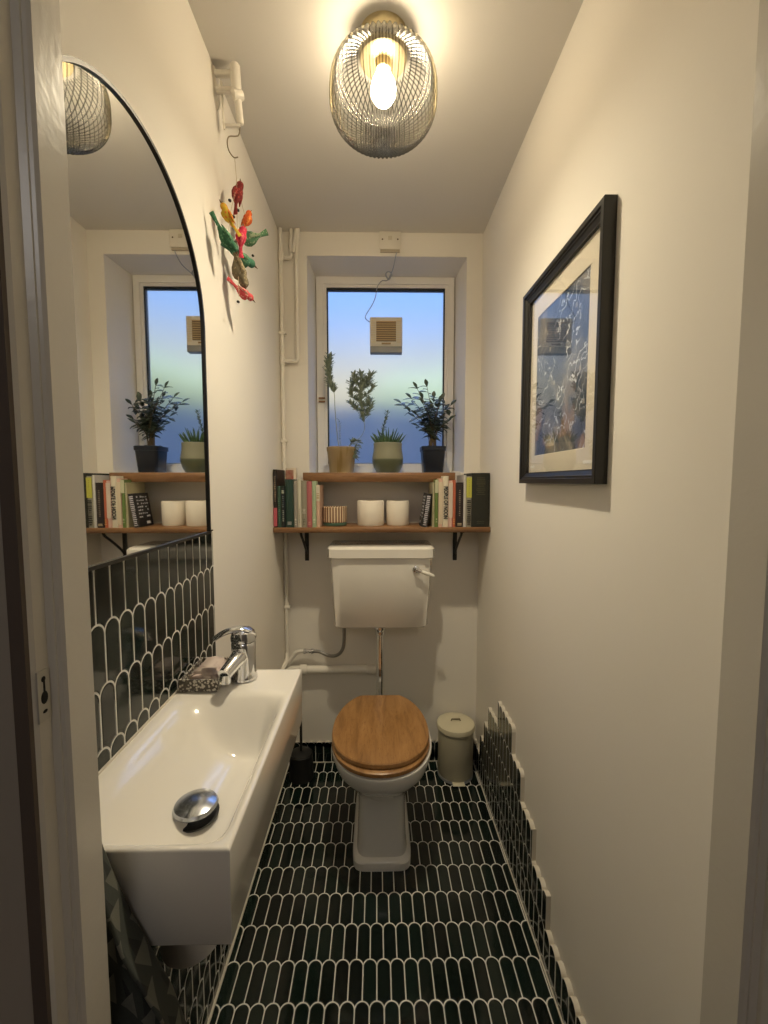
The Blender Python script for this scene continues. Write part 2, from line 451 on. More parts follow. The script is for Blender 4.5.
box('fuse_carrier', (.050, .067), (D-.016, D-.0145), (2.322, 2.338), mat('carrier_cream', (.62, .57, .47), .4), jb)
cm_ = mat('pale_grey_cable', (.40, .42, .46), .5)
cab = tube('fan_cable', [(.088, D-.005, 2.279), (.083, D-.006, 2.262), (.076, 1.93, 2.238), (.066, 1.99, 2.232), (.050, 2.03, 2.222), (.028, 2.055, 2.232), (.012, 2.066, 2.222), (.003, 2.070, 2.205),
                   (-.005, 2.076, 2.165), (-.021, 2.078, 2.130), (-.048, 2.078, 2.088), (-.052, 2.078, 2.070), (-.040, 2.078, 2.058), (-.0325, 2.076, 2.052)], .0022, cm_, curve=True, sub=4, seg=8)
bm = bmesh.new(); b_tube(bm, [(.056+.014*math.cos(t_*.5)*(1-.02*t_)+.004*math.sin(t_), 2.02+.004*math.cos(t_), 2.236+.018*math.sin(t_*.5)) for t_ in range(26)], .0022, 8); finish(bm, 'cable_coil', cm_, cab, smooth=True)
tag(cab, 'thin pale cable looping from junction box down to window fan', 'cable')

# ------------------------------------------------------------------ pipes on the back wall
ps = thing('painted_supply_pipes', (-.40, 1.87, .47))
tag(ps, 'cream painted supply pipes in back left corner, running ceiling to basin', 'pipes')
tube('riser_pipe', [(-.404, 1.878, 2.36), (-.404, 1.878, .50)], .0085, 'pipe', ps)
tube('loop_pipe', elbow([(-.330, 1.880, 2.36), (-.338, 1.880, 2.25), (-.338, 1.880, 1.815), (-.404, 1.880, 1.815)], .014), .0080, 'pipe', ps)
tube('branch_pipe', elbow([(-.360, 1.884, 2.36), (-.360, 1.884, 2.245), (-.404, 1.884, 2.245)], .014), .0080, 'pipe', ps)
tube('slant_pipe', [(-.336, 1.872, 2.355), (-.352, 1.876, 2.262)], .0070, 'pipe', ps)
for z in (2.245, 1.815):
    tube('tee_fitting', [(-.404, 1.878, z-.017), (-.404, 1.878, z+.017)], .0115, 'pipe', ps)
for z in (1.925, 1.47, .735):
    bm = bmesh.new(); b_box(bm, (-.4155, -.388), (1.868, 1.892), (z, z+.010)); finish(bm, 'pipe_clip', 'pipe', ps)
tube('basin_feed', elbow([(-.404, 1.876, .53), (-.404, 1.866, .500), (-.414, 1.80, .470)], .02), .0095, 'pipe', ps)
tube('cistern_feed', elbow([(-.405, 1.864, .475), (-.362, 1.864, .540), (-.325, 1.866, .540)], .02), .0085, 'pipe', ps)
vt = thing('cistern_supply_hose', (-.30, 1.866, .535))
tag(vt, 'grey flexible hose with chrome valve curving up to underside of cistern', 'hose')
tube('isolating_valve', [(-.328, 1.866, .540), (-.318, 1.866, .540), (-.317, 1.866, .540), (-.296, 1.866, .540), (-.295, 1.866, .540), (-.284, 1.866, .540)], [.0125, .0125, .0095, .0095, .0125, .0125], 'chrome', vt)
tube('valve_screw', [(-.306, 1.850, .540), (-.306, 1.858, .540)], .004, 'chrome', vt)
tube('hose', [(-.286, 1.866, .540), (-.255, 1.862, .538), (-.215, 1.850, .526), (-.178, 1.838, .532), (-.152, 1.826, .562), (-.143, 1.815, .61), (-.142, 1.80, .692)], .0075, 'hose', vt, curve=True)
wp = thing('waste_pipe', (-.2, 1.866, .43))
tag(wp, 'thick cream horizontal waste pipe low on back wall behind toilet', 'pipe')
tube('pipe_run', [(L, 1.872, .452), (-.020, 1.872, .452)], .0175, 'pipe', wp, 16)
tube('coupling', [(-.349, 1.872, .452), (-.347, 1.872, .452), (-.318, 1.872, .452), (-.316, 1.872, .452)], [.020, .0225, .0225, .020], 'pipe', wp, 16)
tube('end_cap', [(-.046, 1.872, .452), (-.044, 1.872, .452), (.002, 1.872, .452), (.006, 1.872, .452)], [.019, .0215, .0215, .017], 'pipe', wp, 16)

# ------------------------------------------------------------------ shelves
SF = 1.700
for nm, x0, x1, z0, z1, lb in (('wall_shelf', L+.002, .4655, 1.094, 1.115, 'long oiled wood lower shelf on black brackets holding the books'),
                               ('wall_shelf', -.304, .326, 1.297, 1.336, 'shorter thick wooden upper shelf directly under the window ledge')):
    y1 = D-.001
    sh = box(nm, (x0, x1), (1.765 if z0 > 1.2 else SF, y1), (z0, z1), 'shelf', None, .0015, 1); tag(sh, lb, 'shelf')
def bracket(x):
    t = thing('shelf_bracket', (x, D-.004, .945))
    box('wall_arm', (x-.009, x+.009), (D-.006, D), (.945, 1.0935), 'black_metal', t, .001)
    box('shelf_arm', (x-.009, x+.009), (1.735, D-.0065), (1.0885, 1.0938), 'black_metal', t, .001)
    tube('curved_brace', [(x, D-.008, .975), (x, D-.030, 1.00), (x, 1.80, 1.050), (x, 1.765, 1.072), (x, 1.75, 1.0875)], .0055, 'black_metal', t, 8, curve=True)
    tube('top_scroll', [(x-.012, 1.87, 1.082), (x+.012, 1.87, 1.082)], .006, 'black_metal', t, 8)
    return t
br = bracket(-.313); tag(br, 'black iron shelf bracket below the green and grey books, left of cistern', 'shelf bracket', 'iron shelf brackets')
b2 = copy_tree(br, (.352, D-.004, .945)); tag(b2, 'black iron shelf bracket right of the cistern, below orange-red and white books', 'shelf bracket', 'iron shelf brackets')

# ------------------------------------------------------------------ books
M['pages'] = mat('book_pages', (.70, .64, .52), .8)
M['ink'] = mat('black_ink', (.015, .015, .02), .6)
def cmat(name, c, rough=.5): return mat(name+'_cover', c, rough)
BZ = 1.1151
def book(x0, x1, h, dep, col, label, y=None, marks=None, title=None, lean=0., group=None, band=None, front=None):
    y = y or SF+.012; cx = (x0+x1)/2; w = x1-x0; z0 = BZ
    t = thing('book', (cx, y+dep/2, z0))
    tag(t, label, 'book', group)
    cvr = .0016 if w < .02 else .0025; m = cmat('book', col)
    bm = bmesh.new()
    b_box(bm, (x0, x0+cvr), (y+.001, y+dep), (z0, z0+h)); b_box(bm, (x1-cvr, x1), (y+.001, y+dep), (z0, z0+h))
    # rounded spine
    ring = lambda z: [(x0+cvr*.3, y+.004, z), (x0, y+.001, z), (x0+w*.18, y-.0022, z), (cx, y-.0035, z), (x1-w*.18, y-.0022, z), (x1, y+.001, z), (x1-cvr*.3, y+.004, z)]
    b_rings(bm, [ring(z0), ring(z0+h)])
    finish(bm, 'cover', m, t)
    box('pages', (x0+cvr*1.05, x1-cvr*1.05), (y+.0042, y+dep-.004), (z0+.001, z0+h-.003), 'pages', t)
    for (a, b_, c_) in (band or []):
        bm = bmesh.new(); b_box(bm, (x0+w*.02, x1-w*.02), (y-.0045, y-.0020), (z0+h*a, z0+h*b_)); finish(bm, 'spine_panel', mat('spine_panel', c_, .5), t)
    for (a, b_, f_, c_) in (marks or []):
        bm = bmesh.new(); n = max(2, int((b_-a)*h/.0075))
        for k in range(n):
            za = z0+h*(a+(b_-a)*k/n); hw = w*f_*.5*rnd.uniform(.6, 1)
            b_box(bm, (cx-hw, cx+hw), (y-.0050, y-.0036), (za, za+(b_-a)*h/n*rnd.uniform(.35, .7)))
        finish(bm, 'spine_print', mat('spine_print', c_, .5), t)
    if title:
        lettering(title, (cx, y-.0046, z0+h*.48), (PI/2, PI/2, 0), w*.95, M['ink'], t, sx=title_sx)
    if front:
        bm = bmesh.new()
        for r in range(9):
            for q in range(6):
                if rnd.random() < .8 and not (r < 2):
                    ya = y+.012+q*(dep-.024)/6; za = z0+h*.08+r*h*.098
                    b_box(bm, (x0-.0006, x0+.0002), (ya, ya+(dep-.024)/6*rnd.uniform(.4, .85)), (za, za+h*.05*rnd.uniform(.6, 1.2)))
        b_box(bm, (x0-.0006, x0+.0002), (y+dep*.55, y+dep*.8), (z0+h*.07, z0+h*.15))
        finish(bm, 'front_print', mat('front_print', (.62, .62, .66), .5), t)
    if lean: t.rotation_euler = (0, lean, 0)
    return t
title_sx = .70
gl, gr = 'books at the left end of the lower shelf', 'books at the right end of the lower shelf'
K, Wt = (.5, .5, .47), (.70, .66, .56)
book(-.4135, -.3990, .232, .150, (.018, .013, .012), 'tall thin black book with pink foot of spine, hard against left wall', band=[(.02, .34, (.50, .10, .13))], marks=[(.45, .9, .5, (.3, .22, .16))], group=gl)
book(-.3985, -.3835, .166, .130, (.045, .085, .062), 'short dark grey-green book second from the left wall', marks=[(.1, .75, .4, (.10, .20, .14))], group=gl)
book(-.3830, -.3665, .163, .135, (.008, .012, .013), 'short near-black book with pale marks between two green books', marks=[(.15, .45, .4, (.3, .33, .30)), (.84, .93, .6, (.42, .46, .36)), (.5, .8, .3, (.16, .2, .2))], group=gl)
book(-.3660, -.3335, .193, .150, (.016, .045, .034), 'thickest dark green book in the left-hand row', marks=[(.06, .14, .5, (.35, .35, .33))], group=gl)
book(-.3325, -.3185, .188, .140, (.30, .275, .24), 'thin warm grey book right of the thick dark green one', marks=[(.05, .2, .6, (.55, .52, .45))], group=gl)
book(-.3180, -.3025, .194, .150, (.55, .52, .42), 'slim cream book between two grey ones in the left row', marks=[(.1, .4, .3, (.40, .36, .28))], group=gl)
book(-.3020, -.2805, .188, .048, (.27, .25, .19), 'taupe-grey book directly left of the dusty red one', marks=[(.3, .42, .6, (.5, .47, .4)), (.06, .2, .5, (.16, .15, .11))], group=gl)
book(-.2800, -.2600, .185, .048, (.40, .115, .120), 'dusty red book in the left-hand row', marks=[(.06, .14, .6, (.6, .25, .22))], group=gl)
book(-.2595, -.2430, .186, .048, (.36, .46, .30), 'pale mint green book next to the dusty red one', marks=[(.1, .2, .5, (.6, .62, .5)), (.4, .8, .15, (.2, .28, .18))], group=gl)
book(-.2425, -.2275, .170, .120, (.58, .38, .28), 'peach book with patterned cream top, near the striped jar', band=[(.62, .99, (.60, .55, .42))], marks=[(.68, .84, .9, (.35, .26, .12))], group=gl)
# wide illustrated book standing at the back, above the short ones
tb = thing('book', (-.3680, 1.848, BZ)); tag(tb, 'wide cream book with reddish picture showing above the short green books', 'book', gl)
box('cover', (-.3900, -.3450), (1.838, 1.858), (BZ, BZ+.242), cmat('cream_book', (.60, .52, .42)), tb, .001)
pm = mat('reddish_picture', (.3, .13, .09), .6); n = NT(pm); n.col(n.ramp(n.noise(n.objc(), 55, 3), [(.3, (.42, .26, .19)), (.5, (.36, .17, .12)), (.7, (.30, .05, .05))]))
box('picture_panel', (-.3885, -.3560), (1.8365, 1.8379), (BZ+.155, BZ+.233), pm, tb)

lb_ = book(.1800, .2030, .137, .105, (.016, .014, .016), 'small leaning black book with white print on its cover', lean=math.radians(8.5), marks=[(.06, .95, .75, (.50, .48, .52))], front=True, group=gr)
book(.2245, .2335, .180, .130, (.42, .38, .24), 'very thin olive-cream book behind the leaning black one', group=gr, marks=[(.3, .5, .3, (.3, .28, .16))])
book(.2340, .2485, .192, .048, (.13, .20, .055), 'green book with cream top directly left of the pink-edged book', band=[(.72, .99, (.50, .50, .34))], marks=[(.1, .2, .5, (.4, .45, .25))], group=gr)
book(.2490, .2650, .196, .048, (.66, .42, .34), 'pale pink book with red edge beside the green one', band=[(.06, .93, (.62, .52, .38))], group=gr)
book(.2655, .2890, .206, .048, (.66, .60, .47), 'white book with large black capitals down its spine', title='PEOPLE OF NOON', group=gr)
book(.2895, .3060, .188, .048, (.62, .40, .34), 'thin pale pink book right of the white lettered one', band=[(.2, .95, (.60, .50, .42))], group=gr)
book(.3065, .3185, .190, .048, (.50, .13, .065), 'narrow orange-red book in the right-hand row', marks=[(.06, .2, .6, (.6, .3, .1))], group=gr)
book(.3190, .3495, .180, .120, (.020, .012, .012), 'dark brown-black book standing before the white block of pages', marks=[(.25, .85, .25, (.22, .17, .13)), (.04, .1, .6, (.5, .4, .25))], group=gr)
book(.3500, .3605, .210, .150, (.60, .58, .55), 'white thin book beside the yellow one', group=gr)
# white book behind, lying over the dark one
wb = thing('book', (.345, 1.866, BZ)); tag(wb, 'white book showing above the dark brown-black book', 'book', gr)
box('cover', (.3290, .3700), (1.878, 1.897), (BZ, BZ+.228), cmat('white_book', (.62, .59, .58)), wb, .001)
book(.3610, .3825, .206, .150, (.30, .28, .22), 'yellow-topped book with black and white picture on its lower spine', band=[(.58, .97, (.50, .49, .075))], marks=[(.05, .55, .8, (.03, .03, .025)), (.62, .94, .15, (.35, .33, .05))], group=gr)
book(.3830, .4560, .218, .160, (.016, .017, .011), 'very thick black book with dull gold lines, against right wall', marks=[(.60, .94, .55, (.065, .06, .03)), (.06, .12, .4, (.05, .05, .03))], group=gr)

# ------------------------------------------------------------------ toilet rolls, striped jar
pr_ = mat('tissue_paper', (.76, .70, .60), .95); n = NT(pr_); n.bump(n.noise(n.pos(), 120, 3), .4, .001)
def roll(x):
    t = thing('toilet_roll', (x, 1.80, BZ))
    lathe('paper', [(.021, .0), (.054, .0), (.0565, .004), (.0568, .05), (.0565, .100), (.054, .104), (.021, .104)], (x, 1.80, BZ), pr_, t, 40, False, False)
    lathe('cardboard_core', [(.0190, .001), (.0209, .001), (.0209, .103), (.0190, .103), (.0190, .001)], (x, 1.80, BZ), mat('cardboard', (.36, .25, .15), .9), t, 24, False, False)
    return t
r1 = roll(-.0255); tag(r1, 'white toilet roll standing on lower shelf, the wider-looking left one', 'toilet roll', 'toilet rolls on the lower shelf')
r2 = copy_tree(r1, (.0895, 1.815, BZ)); r2.scale = (.86, .86, .985); tag(r2, 'slightly narrower white toilet roll on lower shelf, the right one', 'toilet roll', 'toilet rolls on the lower shelf')
sj = thing('striped_jar', (-.1755, 1.79, BZ)); tag(sj, 'short jar with brown and cream vertical stripes on green base', 'jar')
sm_ = mat('stripes', (.5, .3, .15), .5); n = NT(sm_); o3 = n.xyz(n.pos())
ang = n.m('ARCTAN2', n.m('SUBTRACT', o3[1], 1.79), n.m('SUBTRACT', o3[0], -.1755))
n.col(n.mix(n.m('GREATER_THAN', n.m('FRACT', n.m('ADD', n.m('MULTIPLY', ang, 26/(2*PI)), 20)), .48), (.17, .065, .022), (.66, .54, .38)))
lathe('base', [(.044, 0), (.050, .003), (.050, .011), (.047, .014)], (-.1755, 1.79, BZ), mat('green_glaze', (.07, .13, .09), .3), sj)
lathe('body', [(.047, .0142), (.0505, .017), (.0505, .077), (.048, .079), (.0465, .076), (.0455, .02)], (-.1755, 1.79, BZ), sm_, sj, 52, False, True)

# ------------------------------------------------------------------ potted plants
PZ = 1.3362
def b_leaf(bm, base, d, up, ln, wd, curl=0., mi=0):
    d = Vector(d).normalized(); s = d.cross(Vector(up))
    if s.length < 1e-4: s = d.cross(Vector((1, 0, 0)))
    s.normalize(); nrm = s.cross(d).normalized(); base = Vector(base)
    rows = []
    for t, w in ((0, .10), (.2, .62), (.45, 1.), (.7, .8), (.9, .34), (1., .04)):
        c = base+d*ln*t-Vector((0, 0, 1))*curl*ln*t*t
        rows.append((bm.verts.new(c-s*wd*w*.5+nrm*wd*.10*w), bm.verts.new(c-nrm*.0003), bm.verts.new(c+s*wd*w*.5+nrm*wd*.10*w)))
    for a, b in zip(rows[:-1], rows[1:]):
        for i in (0, 1):
            f = bm.faces.new((a[i], a[i+1], b[i+1], b[i])); f.material_index = mi
def leaf_mat(name, c1, c2, rough=.4):
    m = mat(name, c1, rough); n = NT(m); n.col(n.mix(n.noise(n.pos(), 40, 2), c1, c2)); return m
def leafobj(bm, name, m, parent):
    me = bpy.data.meshes.new(name); bm.to_mesh(me); bm.free(); me.materials.append(m)
    o = link(name, me, parent, smooth=True)
    md = o.modifiers.new('thickness', 'SOLIDIFY'); md.thickness = .0006
    return o
# 1: trailing plant in tan pot
y1 = 1.835; t = thing('potted_plant', (-.150, y1, PZ))
tag(t, 'leggy plant with silvery sprigs in a tapered tan pot, left end of the window ledge', 'potted plant')
tan = mat('tan_glaze', (.36, .26, .13), .42); n = NT(tan); o3 = n.xyz(n.pos())
n.col(n.mix(n.ss(n.noise(n.scale(n.pos(), (30, 30, 2)), 1., 2), .45, .6), (.34, .25, .13), (.26, .18, .07)))
lathe('pot', [(.050, 0), (.052, .003), (.0600, .088), (.0625, .092), (.0630, .108), (.0600, .109), (.0580, .100), (.055, .098)], (-.150, y1, PZ), tan, t, 40, True, False)
lathe('soil', [(.0565, .0), (.0565, .004), (.03, .007), (.008, .009)], (-.150, y1, PZ+.094), 'soil', t, 24)
bm = bmesh.new()
stA = smooth_path([(-.158, y1, 1.43), (-.168, y1, 1.50), (-.176, y1, 1.60), (-.180, y1+.004, 1.675), (-.196, y1+.005, 1.71), (-.204, y1, 1.76), (-.196, y1, 1.82)], 8)
stB = smooth_path([(-.135, y1+.01, 1.43), (-.105, y1+.02, 1.462), (-.070, y1+.03, 1.49), (-.052, y1+.03, 1.53), (-.062, y1+.03, 1.60), (-.070, y1+.03, 1.66), (-.064, y1+.03, 1.71), (-.066, y1+.03, 1.755)], 8)
stC = smooth_path([(-.130, y1-.01, 1.43), (-.105, y1-.02, 1.462), (-.083, y1-.03, 1.468), (-.086, y1-.035, 1.43), (-.094, y1-.035, 1.40)], 6)
stD = smooth_path([(-.150, y1, 1.43), (-.158, y1, 1.50), (-.160, y1, 1.56)], 6)
for st, r in ((stA, .0020), (stB, .0016), (stC, .0014), (stD, .0013)): b_tube(bm, st, [r, r*.5], 6)
tws = []
for k in range(9):           # side twigs of the bushy sprig
    i = int(len(stB)*(.52+.045*k)); p = stB[min(i, len(stB)-1)]; sgn = -1 if k % 2 else 1
    e = p+Vector((sgn*rnd.uniform(.032, .052), rnd.uniform(-.02, .02), rnd.uniform(.025, .060))); tw = smooth_path([p, p*.5+e*.5+Vector((sgn*.006, 0, -.006)), e], 6); tws.append(tw); b_tube(bm, tw, [.0011, .0006], 5)
finish(bm, 'stems', mat('pale_stem', (.36, .38, .30), .6), t, auto=60)
bm = bmesh.new()
def sprig(st, i0, i1, ln, wd, den=2):
    for i in range(i0, i1):
        for q in range(den):
            a = rnd.uniform(0, 2*PI); T = (st[min(i+1, len(st)-1)]-st[max(i-1, 0)]).normalized()
            d = Vector((math.cos(a), math.sin(a)*.8, rnd.uniform(.1, .7)))*.9+T*.6
            b_leaf(bm, st[i], d, (0, 0, 1), ln*rnd.uniform(.7, 1.15), wd, rnd.uniform(0, .25))
sprig(stA, int(len(stA)*.5), len(stA), .032, .0095, 8)
sprig(stB, int(len(stB)*.48), len(stB), .034, .0090, 5)
for tw in tws: sprig(tw, 0, len(tw), .032, .0088, 4)
sprig(stC, 6, len(stC), .024, .009, 4)
sprig(stC, 2, 10, .014, .005, 1); sprig(stD, 4, len(stD), .014, .0045, 1)
for k in range(26):
    a = rnd.uniform(0, 2*PI); b_leaf(bm, (-.150+.035*math.cos(a), y1+.035*math.sin(a), 1.436), (math.cos(a), math.sin(a), .5), (0, 0, 1), .022, .006, .3)
leafobj(bm, 'leaves', leaf_mat('silver_leaf', (.15, .20, .135), (.30, .35, .27), .5), t)
# 2: aloe in round sage pot
y2 = 1.838; xc = .0475; t = thing('potted_plant', (xc, y2, PZ))
tag(t, 'spiky green succulent in a round-bellied sage pot, middle of the window ledge', 'potted plant')
sg = mat('sage_glaze', (.2, .21, .13), .4); n = NT(sg); o3 = n.xyz(n.pos())
n.col(n.mix(n.ss(o3[2], 1.396, 1.404), (.105, .120, .070), (.27, .27, .19))); n.rough(n.m('ADD', n.m('MULTIPLY', n.ss(o3[2], 1.396, 1.404), .35), .3))
lathe('pot', [(.044, 0), (.050, .004), (.060, .022), (.0665, .046), (.0665, .062), (.0640, .078), (.0610, .096), (.0600, .112), (.0610, .1245), (.0590, .1265), (.0560, .123), (.055, .112)], (xc, y2, PZ), sg, t, 44, True, False)
lathe('soil', [(.0555, .0), (.0555, .003), (.02, .006)], (xc, y2, PZ+.111), 'soil', t, 24)
bm = bmesh.new()
for k in range(46):
    a = k*2.4; rr = .006+.040*math.sqrt((k+.5)/46)
    bx, by = xc+rr*math.cos(a), y2+rr*math.sin(a); tilt = rr/.046
    d = Vector((math.cos(a)*tilt*.55, math.sin(a)*tilt*.55, 1)).normalized(); ln = rnd.uniform(.050, .084)*(1.1-.3*tilt)
    pts = [Vector((bx, by, PZ+.112))+d*ln*q+Vector((math.cos(a), math.sin(a), 0))*.010*q*q for q in (0, .3, .6, .85, 1)]
    b_tube(bm, pts, [.0042, .0044, .0034, .0019, .0004], 6)
leafobj(bm, 'spiky_leaves', leaf_mat('aloe_green', (.055, .115, .045), (.12, .19, .07), .4), t).modifiers.clear()
bm = bmesh.new()
st2 = smooth_path([(.020, y2+.01, PZ+.112), (.022, y2+.01, 1.50), (.034, y2+.01, 1.545), (.047, y2+.01, 1.592)], 7); b_tube(bm, st2, [.0018, .0008], 6)
sprig(st2, 5, len(st2), .018, .0055, 3)
leafobj(bm, 'tall_sprig', leaf_mat('sprig_green', (.08, .13, .07), (.16, .2, .12), .5), t)
# 3: leafy shrub in dark square pot
y3 = 1.838; xc = .240; t = thing('potted_plant', (xc, y3, PZ))
tag(t, 'bushy plant with dark oval leaves, navy square pot, right on window ledge', 'potted plant')
def sq(h, z, r=.012, n=5):
    out = []
    for (cx_, cy_, a0) in ((h-r, h-r, 0), (-h+r, h-r, PI/2), (-h+r, -h+r, PI), (h-r, -h+r, 1.5*PI)):
        for k in range(n+1):
            a = a0+PI/2*k/n; out.append((xc+cx_+r*math.cos(a), y3+cy_+r*math.sin(a), PZ+z))
    return out
bm = bmesh.new(); b_rings(bm, [sq(.040, 0), sq(.0415, .004), sq(.0480, .092), sq(.0510, .0925), sq(.0515, .110), sq(.0485, .111), sq(.0465, .100)], True, False)
nv = mat('navy_pot', (.008, .012, .022), .32)
finish(bm, 'pot', nv, t, auto=35)
bm = bmesh.new(); b_rings(bm, [sq(.0460, .090), sq(.0460, .098), sq(.02, .101)], True, True); finish(bm, 'soil', 'soil', t, auto=40)
bm = bmesh.new(); lf = []
tips = [(.105, 1.632, 0), (.150, 1.655, .03), (.172, 1.690, -.01), (.215, 1.702, .01), (.195, 1.62, -.05), (.245, 1.655, .03), (.262, 1.628, -.04), (.292, 1.605, .02), (.305, 1.560, -.01), (.315, 1.622, 0), (.165, 1.575, .02), (.215, 1.575, -.05), (.255, 1.575, .04), (.180, 1.53, -.03), (.285, 1.54, -.04), (.140, 1.602, -.03), (.232, 1.61, 0), (.20, 1.655, .04), (.275, 1.645, 0)]
for (tx, tz, ty) in tips:
    b0 = Vector((xc+rnd.uniform(-.014, .014), y3+rnd.uniform(-.012, .012), PZ+.095)); e = Vector((tx, y3+ty, tz))
    mid = b0*.5+e*.5; mid.x = xc+(mid.x-xc)*.45; mid.z += .015
    st = smooth_path([b0, mid, e], 9); b_tube(bm, st, [.0027, .0009], 6); lf.append(st)
finish(bm, 'stems', mat('brown_stem', (.12, .085, .045), .7), t, auto=60)
bm = bmesh.new()
for st in lf:
    for i in range(7, len(st)):
        for q in range(rnd.choice((1, 1, 2))):
            a = rnd.uniform(0, 2*PI); d = Vector((math.cos(a), math.sin(a)*.7, rnd.uniform(-.25, .45)))
            b_leaf(bm, st[i], d, (rnd.uniform(-.4, .4), rnd.uniform(-.7, -.1), 1), rnd.uniform(.028, .044), rnd.uniform(.016, .022), rnd.uniform(0, .4))
    b_leaf(bm, st[-1], (st[-1]-st[-4]), (0, -.6, 1), .042, .018, .2)
for k in range(7):
    a = rnd.uniform(0, 2*PI); b_leaf(bm, (xc+.02*math.cos(a), y3+.02*math.sin(a), PZ+.10), (math.cos(a), math.sin(a), 1.2), (0, -1, .3), .045, .015, .5)
leafobj(bm, 'leaves', leaf_mat('dark_leaf', (.022, .036, .026), (.06, .085, .058), .3), t)

# the pots stand on the deep window board: scale and seat them there
for o in [o for o in COL.objects if o.get('category') == 'potted plant']:
    k = 1.072; w = WO[o.name]
    o.location = (w.x*k, w.y*k, 1.3+(w.z-1.3)*k); o.scale = (k, k, k)
    for ch in o.children:
        if 'leaves' in ch.name or 'stem' in ch.name or 'sprig' in ch.name: ch.scale = (1, .72, 1)
# ------------------------------------------------------------------ toilet
TX = .016
def sup(cx_, cy_, ax, yf, yb, n, z, N=56, cut=None):
    pts = []
    for i in range(N):
        a = 2*PI*i/N; c, s = math.cos(a), math.sin(a)
        x = ax*math.copysign(abs(c)**(2/n), c); ry = (cy_-yf) if s < 0 else (yb-cy_)
        y = ry*math.copysign(abs(s)**(2/n), s)
        yy = cy_+y
        if cut: yy = min(yy, cut)
        pts.append((cx_+x, yy, z))
    return pts
toi = thing('toilet', (TX, 1.5, 0)); tag(toi, 'white pedestal toilet pan with closed oak seat lid on black tiles', 'toilet')
bm = bmesh.new()
rings = [sup(TX, 1.50, .101, 1.332, 1.70, 7, 0), sup(TX, 1.50, .101, 1.332, 1.70, 7, .024), sup(TX, 1.50, .097, 1.337, 1.70, 7, .030),
         sup(TX, 1.50, .088, 1.348, 1.70, 6, .036), sup(TX, 1.50, .084, 1.356, 1.70, 6, .075), sup(TX, 1.50, .081, 1.362, 1.70, 6, .17), sup(TX, 1.50, .083, 1.362, 1.70, 5, .225),
         sup(TX, 1.48, .094, 1.345, 1.70, 4, .252), sup(TX, 1.46, .115, 1.312, 1.70, 2.8, .278), sup(TX, 1.45, .138, 1.276, 1.70, 2.4, .310),
         sup(TX, 1.44, .160, 1.240, 1.70, 2.25, .345), sup(TX, 1.44, .170, 1.227, 1.70, 2.2, .375), sup(TX, 1.44, .1735, 1.223, 1.70, 2.2, .392), sup(TX, 1.44, .173, 1.224, 1.70, 2.2, .399),
         sup(TX, 1.44, .167, 1.237, 1.695, 2.2, .402), sup(TX, 1.44, .140, 1.268, 1.63, 2.2, .402), sup(TX, 1.44, .128, 1.285, 1.61, 2.2, .37), sup(TX, 1.44, .07, 1.34, 1.54, 2.2, .24)]
b_rings(bm, rings); finish(bm, 'pan', 'grey_ceramic', toi, auto=40)
sc_ = .1685
bm = bmesh.new()
o_ = lambda z, k, g=0: sup(TX-.004, 1.430, sc_*k-g, 1.238+g+(1-k)*.1, 1.685, 2.15, z, 64, 1.658)
q_ = lambda z, g=0: sup(TX-.003, 1.430, .1690-g, 1.2235+g, 1.685, 2.15, z, 64, 1.655)
i_ = lambda z, g=0: sup(TX, 1.425, .105-g, 1.300+g, 1.56, 2.1, z, 64)
b_rings(bm, [i_(.4035), q_(.4035, .003), q_(.406), q_(.417), q_(.420, .004), i_(.420), i_(.4035)], False, False)
finish(bm, 'seat', 'oak', toi, auto=40)
bm = bmesh.new(); b_rings(bm, [o_(.4225, 1, .004), o_(.4255, 1, 0), o_(.436, 1, .001), o_(.4395, 1, .0045), o_(.4405, 1, .012)]); finish(bm, 'lid', 'oak', toi, auto=30)
for dx in (-.065, .065):
    tube('hinge', [(TX+dx, 1.66, .404), (TX+dx, 1.66, .432)], .008, 'chrome', toi)

cis = thing('toilet_cistern', (.0175, 1.80, .693)); tag(cis, 'white wall-hung ceramic cistern with chrome lever above the toilet', 'cistern')
def octo(x0, x1, yf, yb, ch, z): return [(x0, yb, z), (x0, yf+ch, z), (x0+ch*.28, yf+ch*.30, z), (x0+ch*1.1, yf, z), (x1-ch*1.1, yf, z), (x1-ch*.28, yf+ch*.30, z), (x1, yf+ch, z), (x1, yb, z)]
bm = bmesh.new()
b_rings(bm, [octo(-.150, .184, 1.735, 1.880, .022, .693), octo(-.169, .203, 1.716, 1.885, .028, .6965), octo(-.176, .210, 1.706, 1.885, .030, .706), octo(-.189, .224, 1.694, 1.885, .036, .93), octo(-.191, .226, 1.693, 1.885, .036, .990)])
bmesh.ops.bevel(bm, geom=[e for e in bm.edges if len(e.link_faces) == 2 and e.calc_face_angle(0) > .5], offset=.004, segments=2, affect='EDGES')
finish(bm, 'tank', 'ceramic', cis, auto=45)
bm = bmesh.new()
b_rings(bm, [octo(-.196, .230, 1.684, 1.890, .036, .9905), octo(-.201, .235, 1.679, 1.892, .036, .994), octo(-.201, .235, 1.679, 1.892, .036, 1.029), octo(-.194, .228, 1.687, 1.890, .034, 1.036), octo(-.184, .218, 1.70, 1.885, .030, 1.038)])
finish(bm, 'tank_lid', 'ceramic', cis, auto=30)
lv = thing('flush_lever', (.158, 1.69, .948), cis)
bm = bmesh.new(); b_tube(bm, [(.158, 1.694, .948), (.158, 1.687, .948), (.158, 1.684, .948)], [.0150, .0145, .010], 20); b_tube(bm, [(.158, 1.687, .948), (.158, 1.672, .948)], .0075, 14)
b_tube(bm, [(.155, 1.671, .951), (.178, 1.669, .942)], [.0085, .0060], 12); finish(bm, 'lever_spindle', 'chrome', lv, auto=40)
